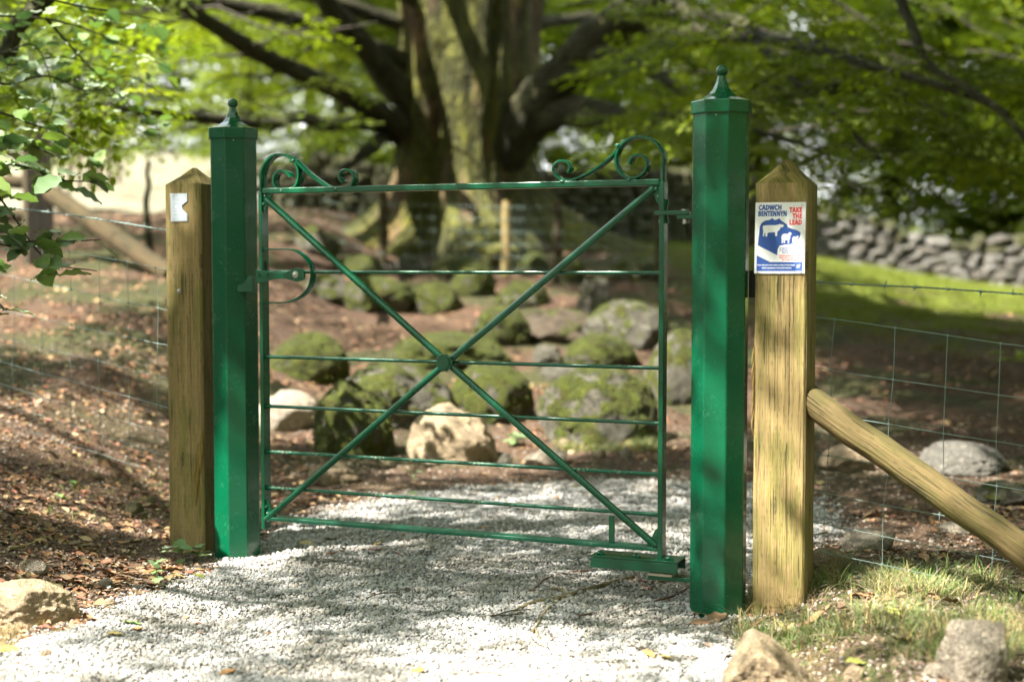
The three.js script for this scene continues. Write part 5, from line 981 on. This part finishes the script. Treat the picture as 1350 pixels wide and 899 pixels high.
// grass
function bladeGeo(n, spread, h, sd) { const pos = [], idx = []; for (let k = 0; k < n; k++) { const a = rr(0, 6.3), r = spread * Math.sqrt(rnd()), l = h * rr(0.5, 1.1), lean = rr(0.4, 1.5), w = rr(0.0010, 0.0018), x0 = Math.cos(a) * r, z0 = Math.sin(a) * r, b = pos.length / 3, d = a + rr(-1, 1); for (let i = 0; i <= 4; i++) { const t = i / 4, y = l * (t - 0.35 * lean * t * t), o = l * lean * t * t * 0.75, ww = w * (1 - t * 0.9); pos.push(x0 + Math.cos(d) * o - Math.sin(d) * ww, y, z0 + Math.sin(d) * o + Math.cos(d) * ww, x0 + Math.cos(d) * o + Math.sin(d) * ww, y, z0 + Math.sin(d) * o - Math.cos(d) * ww); if (i < 4) idx.push(b + i * 2, b + i * 2 + 1, b + i * 2 + 2, b + i * 2 + 1, b + i * 2 + 3, b + i * 2 + 2); } } return geoFrom(pos, idx); }
const grassTone = () => rnd() < 0.42 ? C(rr(0.26, 0.4), rr(0.22, 0.32), rr(0.09, 0.14)) : C(rr(0.09, 0.16), rr(0.15, 0.22), rr(0.02, 0.04));
{
  const near = [0, 1, 2].map(k => bladeGeo(9, 0.03, 0.07, k)), ln = [[], [], []], lf = [[], []];
  for (let k = 0; k < 4200; k++) {
    const x = rr(0.58, 1.75), D = rr(3.1, 4.25), z = -D; if (pathDist(x, z) > 0.0) continue;
    const n = fbm(x * 2.6, 3, z * 2.6, 3), dense = ss(-0.15, 0.25, n + 0.14); if (rnd() > dense * (D > 3.95 ? 0.45 : 0.8)) continue; if (D > 4.05 && x > 1.0) continue;
    ln[k % 3].push({ m: M4(V(x, hgt(x, z) - 0.004, z), qE(0, rr(0, 6.3), 0), rr(0.45, 1.15) * (0.7 + 0.5 * dense)), c: grassTone() });
  }
  for (let k = 0; k < 420; k++) { const p = groundHit(rr(735, 870), rr(578, 597)); ln[k % 3].push({ m: M4(p, qE(0, rr(0, 6.3), 0), rr(0.5, 1.3)), c: grassTone() }); }
  for (let k = 0; k < 130; k++) { const p = groundHit(rr(-20, 60), rr(790, 870)); if (pathDist(p.x, p.z) < 0.02) ln[k % 3].push({ m: M4(p, qE(0, rr(0, 6.3), 0), rr(0.35, 0.8)), c: C(rr(0.26, 0.4), rr(0.2, 0.3), rr(0.08, 0.13)) }); }
  for (let k = 0; k < 120; k++) { const p = groundHit(rr(60, 216), rr(600, 690)); ln[k % 3].push({ m: M4(p, qE(0, rr(0, 6.3), 0), rr(0.3, 0.7)), c: grassTone() }); }
  const g = thing('grass_tufts', 'fine green and straw coloured grass round the signed post', 'grass'); g.userData.kind = 'stuff'; ln.forEach((l, i) => copies(g, 'grass', near[i], grassMat, l));
  const far = [0, 1].map(k => { const q = bladeGeo(16, 0.09, 0.12, k); q.scale(1, 1, 1); const p = q.attributes.position; return q; });
  for (let k = 0; k < 26000; k++) { const D = 9 + 11 * rnd(), x = rr(0.05, 0.42) * D, z = -D; if (rnd() > grassAmount(x, z) * (0.6 + 1.2 * fbm(x * 2.2, 6, z * 2.2, 3))) continue; const t = rr(0.8, 1.2); lf[k & 1].push({ m: M4(V(x, hgt(x, z) - 0.01, z), qE(0, rr(0, 6.3), 0), rr(0.7, 1.5), rr(0.6, 1.2), rr(0.7, 1.5)), c: C(0.185 * t, 0.225 * t, 0.03 * t) }); }
  const f = thing('grass_bank', 'bright green grass bank below the sunlit stone wall', 'grass'); f.userData.kind = 'stuff'; lf.forEach((l, i) => copies(f, 'grass', far[i], new THREE.MeshPhysicalMaterial({ color: C(1, 1, 1), roughness: 1, transmission: 0.3, thickness: 0, side: THREE.DoubleSide, specularIntensity: 0.3 }), l));
}
// single fallen leaves, twigs by the closer box, seedlings
{
  const mats = [C(0.42, 0.20, 0.06), C(0.24, 0.25, 0.06), C(0.22, 0.13, 0.07), C(0.36, 0.28, 0.10), C(0.14, 0.25, 0.05)].map(c => std({ color: c, roughness: 0.7, side: THREE.DoubleSide }));
  const big = [0, 1, 2].map(() => { const L = leafShape(1, 0.55, 24), p = L.p.flat(); return geoFrom(p, L.i.flat()).translate(-0.5, 0.06, 0); });
  const names = ['orange', 'yellow-green', 'brown', 'yellow', 'green'];
  for (const [px, py, m, s] of [[405, 722, 3, 0.06], [435, 716, 3, 0.05], [497, 721, 3, 0.04], [640, 700, 0, 0.04], [668, 674, 2, 0.05], [690, 678, 2, 0.04], [545, 655, 4, 0.05], [760, 645, 1, 0.05], [860, 640, 0, 0.03], [735, 660, 0, 0.03], [878, 873, 3, 0.035], [855, 868, 0, 0.035], [840, 860, 2, 0.04], [172, 828, 4, 0.05], [178, 836, 0, 0.04], [232, 765, 3, 0.05], [262, 765, 1, 0.05], [228, 755, 0, 0.05], [10, 864, 1, 0.05], [150, 842, 3, 0.04], [550, 893, 0, 0.05], [1178, 815, 1, 0.05], [1190, 850, 3, 0.075], [1130, 880, 1, 0.05], [208, 760, 4, 0.05], [40, 704, 0, 0.04], [95, 640, 4, 0.04], [78, 658, 4, 0.04], [300, 893, 0, 0.04], [930, 815, 2, 0.07], [945, 822, 2, 0.08], [925, 828, 2, 0.06], [960, 812, 2, 0.06], [940, 806, 3, 0.06], [1080, 640, 3, 0.06], [1250, 800, 3, 0.09], [1275, 695, 3, 0.08], [1210, 640, 1, 0.05]]) {
    const p = groundHit(px, py), where = pathDist(p.x, p.z) > 0 ? -p.z > 4.5 ? 'on gravel beyond the gate' : 'on gravel before the gate' : p.x > 0.5 ? -p.z > 4.2 ? 'behind the right hand netting' : 'by the signed post' : -p.z > 5 ? 'on soil beyond the gate' : 'on the soil by the latch-side posts', l = solo('fallen_leaf', pick(big), mats[m], `${names[m]} fallen leaf lying ${where}`, 'leaf', `${names[m]} fallen leaves`); l.position.copy(p).y += 0.012; l.rotation.set(rr(-0.25, 0.25), rr(0, 6.3), rr(-0.2, 0.3)); l.scale.setScalar(s * 1.15);
  }
  const twig = (name, label, lines, mat, cat = 'twig') => { const g = thing(name, label, cat); lines.forEach(([pts, r0, r1], i) => part(g, i ? 'side_twig' : 'stem', tube(smooth(pts.map(([x, y, up = 0.012]) => groundHit(x, y).add(V(0, up, 0))), 26), t => lerp(r0, r1, t), 7, { rough: 0.35 }), mat)); };
  const pale = std({ color: C(0.36, 0.29, 0.15), map: rep(barkTex, 5), roughness: 0.9 }), red = std({ color: C(0.17, 0.075, 0.05), roughness: 0.8 });
  twig('fallen_branch', 'pale lichened branch lying on gravel before the closer box', [[[[835, 766], [800, 775], [765, 785], [735, 794], [705, 799], [688, 806], [678, 812]], 0.0075, 0.005], [[[735, 794], [726, 805], [715, 818], [706, 834], [702, 838]], 0.006, 0.004], [[[750, 790], [738, 783], [728, 781]], 0.004, 0.002], [[[706, 834], [712, 848], [716, 858]], 0.003, 0.001]], pale);
  twig('fallen_branch', 'thin reddish twig running from the hinge post across gravel', [[[[912, 776], [890, 790], [862, 798], [830, 804], [805, 812], [780, 814], [750, 820]], 0.0032, 0.0018], [[[830, 804], [824, 798]], 0.002, 0.001]], red);
  twig('fallen_branch', 'thin dark twig curving in front of the fallen pale branch', [[[[778, 757], [745, 760], [720, 768], [705, 780], [690, 789], [677, 795]], 0.003, 0.0016]], red);
  twig('fallen_branch', 'tangle of dark twigs under the closer box', [[[[905, 778], [880, 772], [850, 772], [820, 766], [800, 768]], 0.004, 0.002], [[[860, 782], [840, 772], [825, 768]], 0.003, 0.002], [[[900, 766], [870, 776], [845, 783]], 0.003, 0.002], [[[838, 760], [850, 775]], 0.003, 0.002]], red);
  twig('fallen_branch', 'slender twig lying across the path behind the bottom rail', [[[[430, 735], [460, 731], [490, 729], [515, 731], [530, 737]], 0.004, 0.002]], red);
  twig('fallen_branch', 'short grey stick on the leafy bank', [[[[10, 729], [30, 725], [45, 720]], 0.006, 0.004]], pale);
  // leafy seedlings
  const gm = [C(0.10, 0.22, 0.03), C(0.14, 0.26, 0.04)].map(nearLeafMat), L = leafShape(1, 0.6, 24), lg = geoFrom(L.p.flat(), L.i.flat());
  const plant = (px, py, n, s, label) => { const p = groundHit(px, py), g = thing('seedling', label, 'plant', p, 0, 'seedlings on the soil'); part(g, 'stem', tube([V(0, -0.01, 0), V(0.005, 0.02, 0), V(0, 0.045, 0)], 0.0015, 5), gm[0]); for (let k = 0; k < n; k++) { const m = part(g, 'leaf', lg, pick(gm)); m.position.set(rr(-0.01, 0.01), rr(0.01, 0.06), rr(-0.01, 0.01)); m.rotation.set(rr(-0.3, 0.3), k * 2.4, rr(-0.1, 0.6), 'YZX'); m.scale.setScalar(s * rr(0.7, 1.2)); } };
  plant(680, 588, 12, 0.06, 'leafy seedling right of the pale tan boulder'); plant(238, 742, 9, 0.07, 'broad leaved weed at the foot of the torn notice post'); plant(262, 742, 7, 0.05, 'small weed between the wooden and green latch-side posts'); plant(545, 636, 4, 0.04, 'tiny seedling on soil behind the fifth rail'); plant(782, 606, 4, 0.03, 'tiny seedling below the broad boulder'); plant(205, 770, 4, 0.045, 'weed at the gravel edge on the latch side');
}
renderer.render(scene, camera);
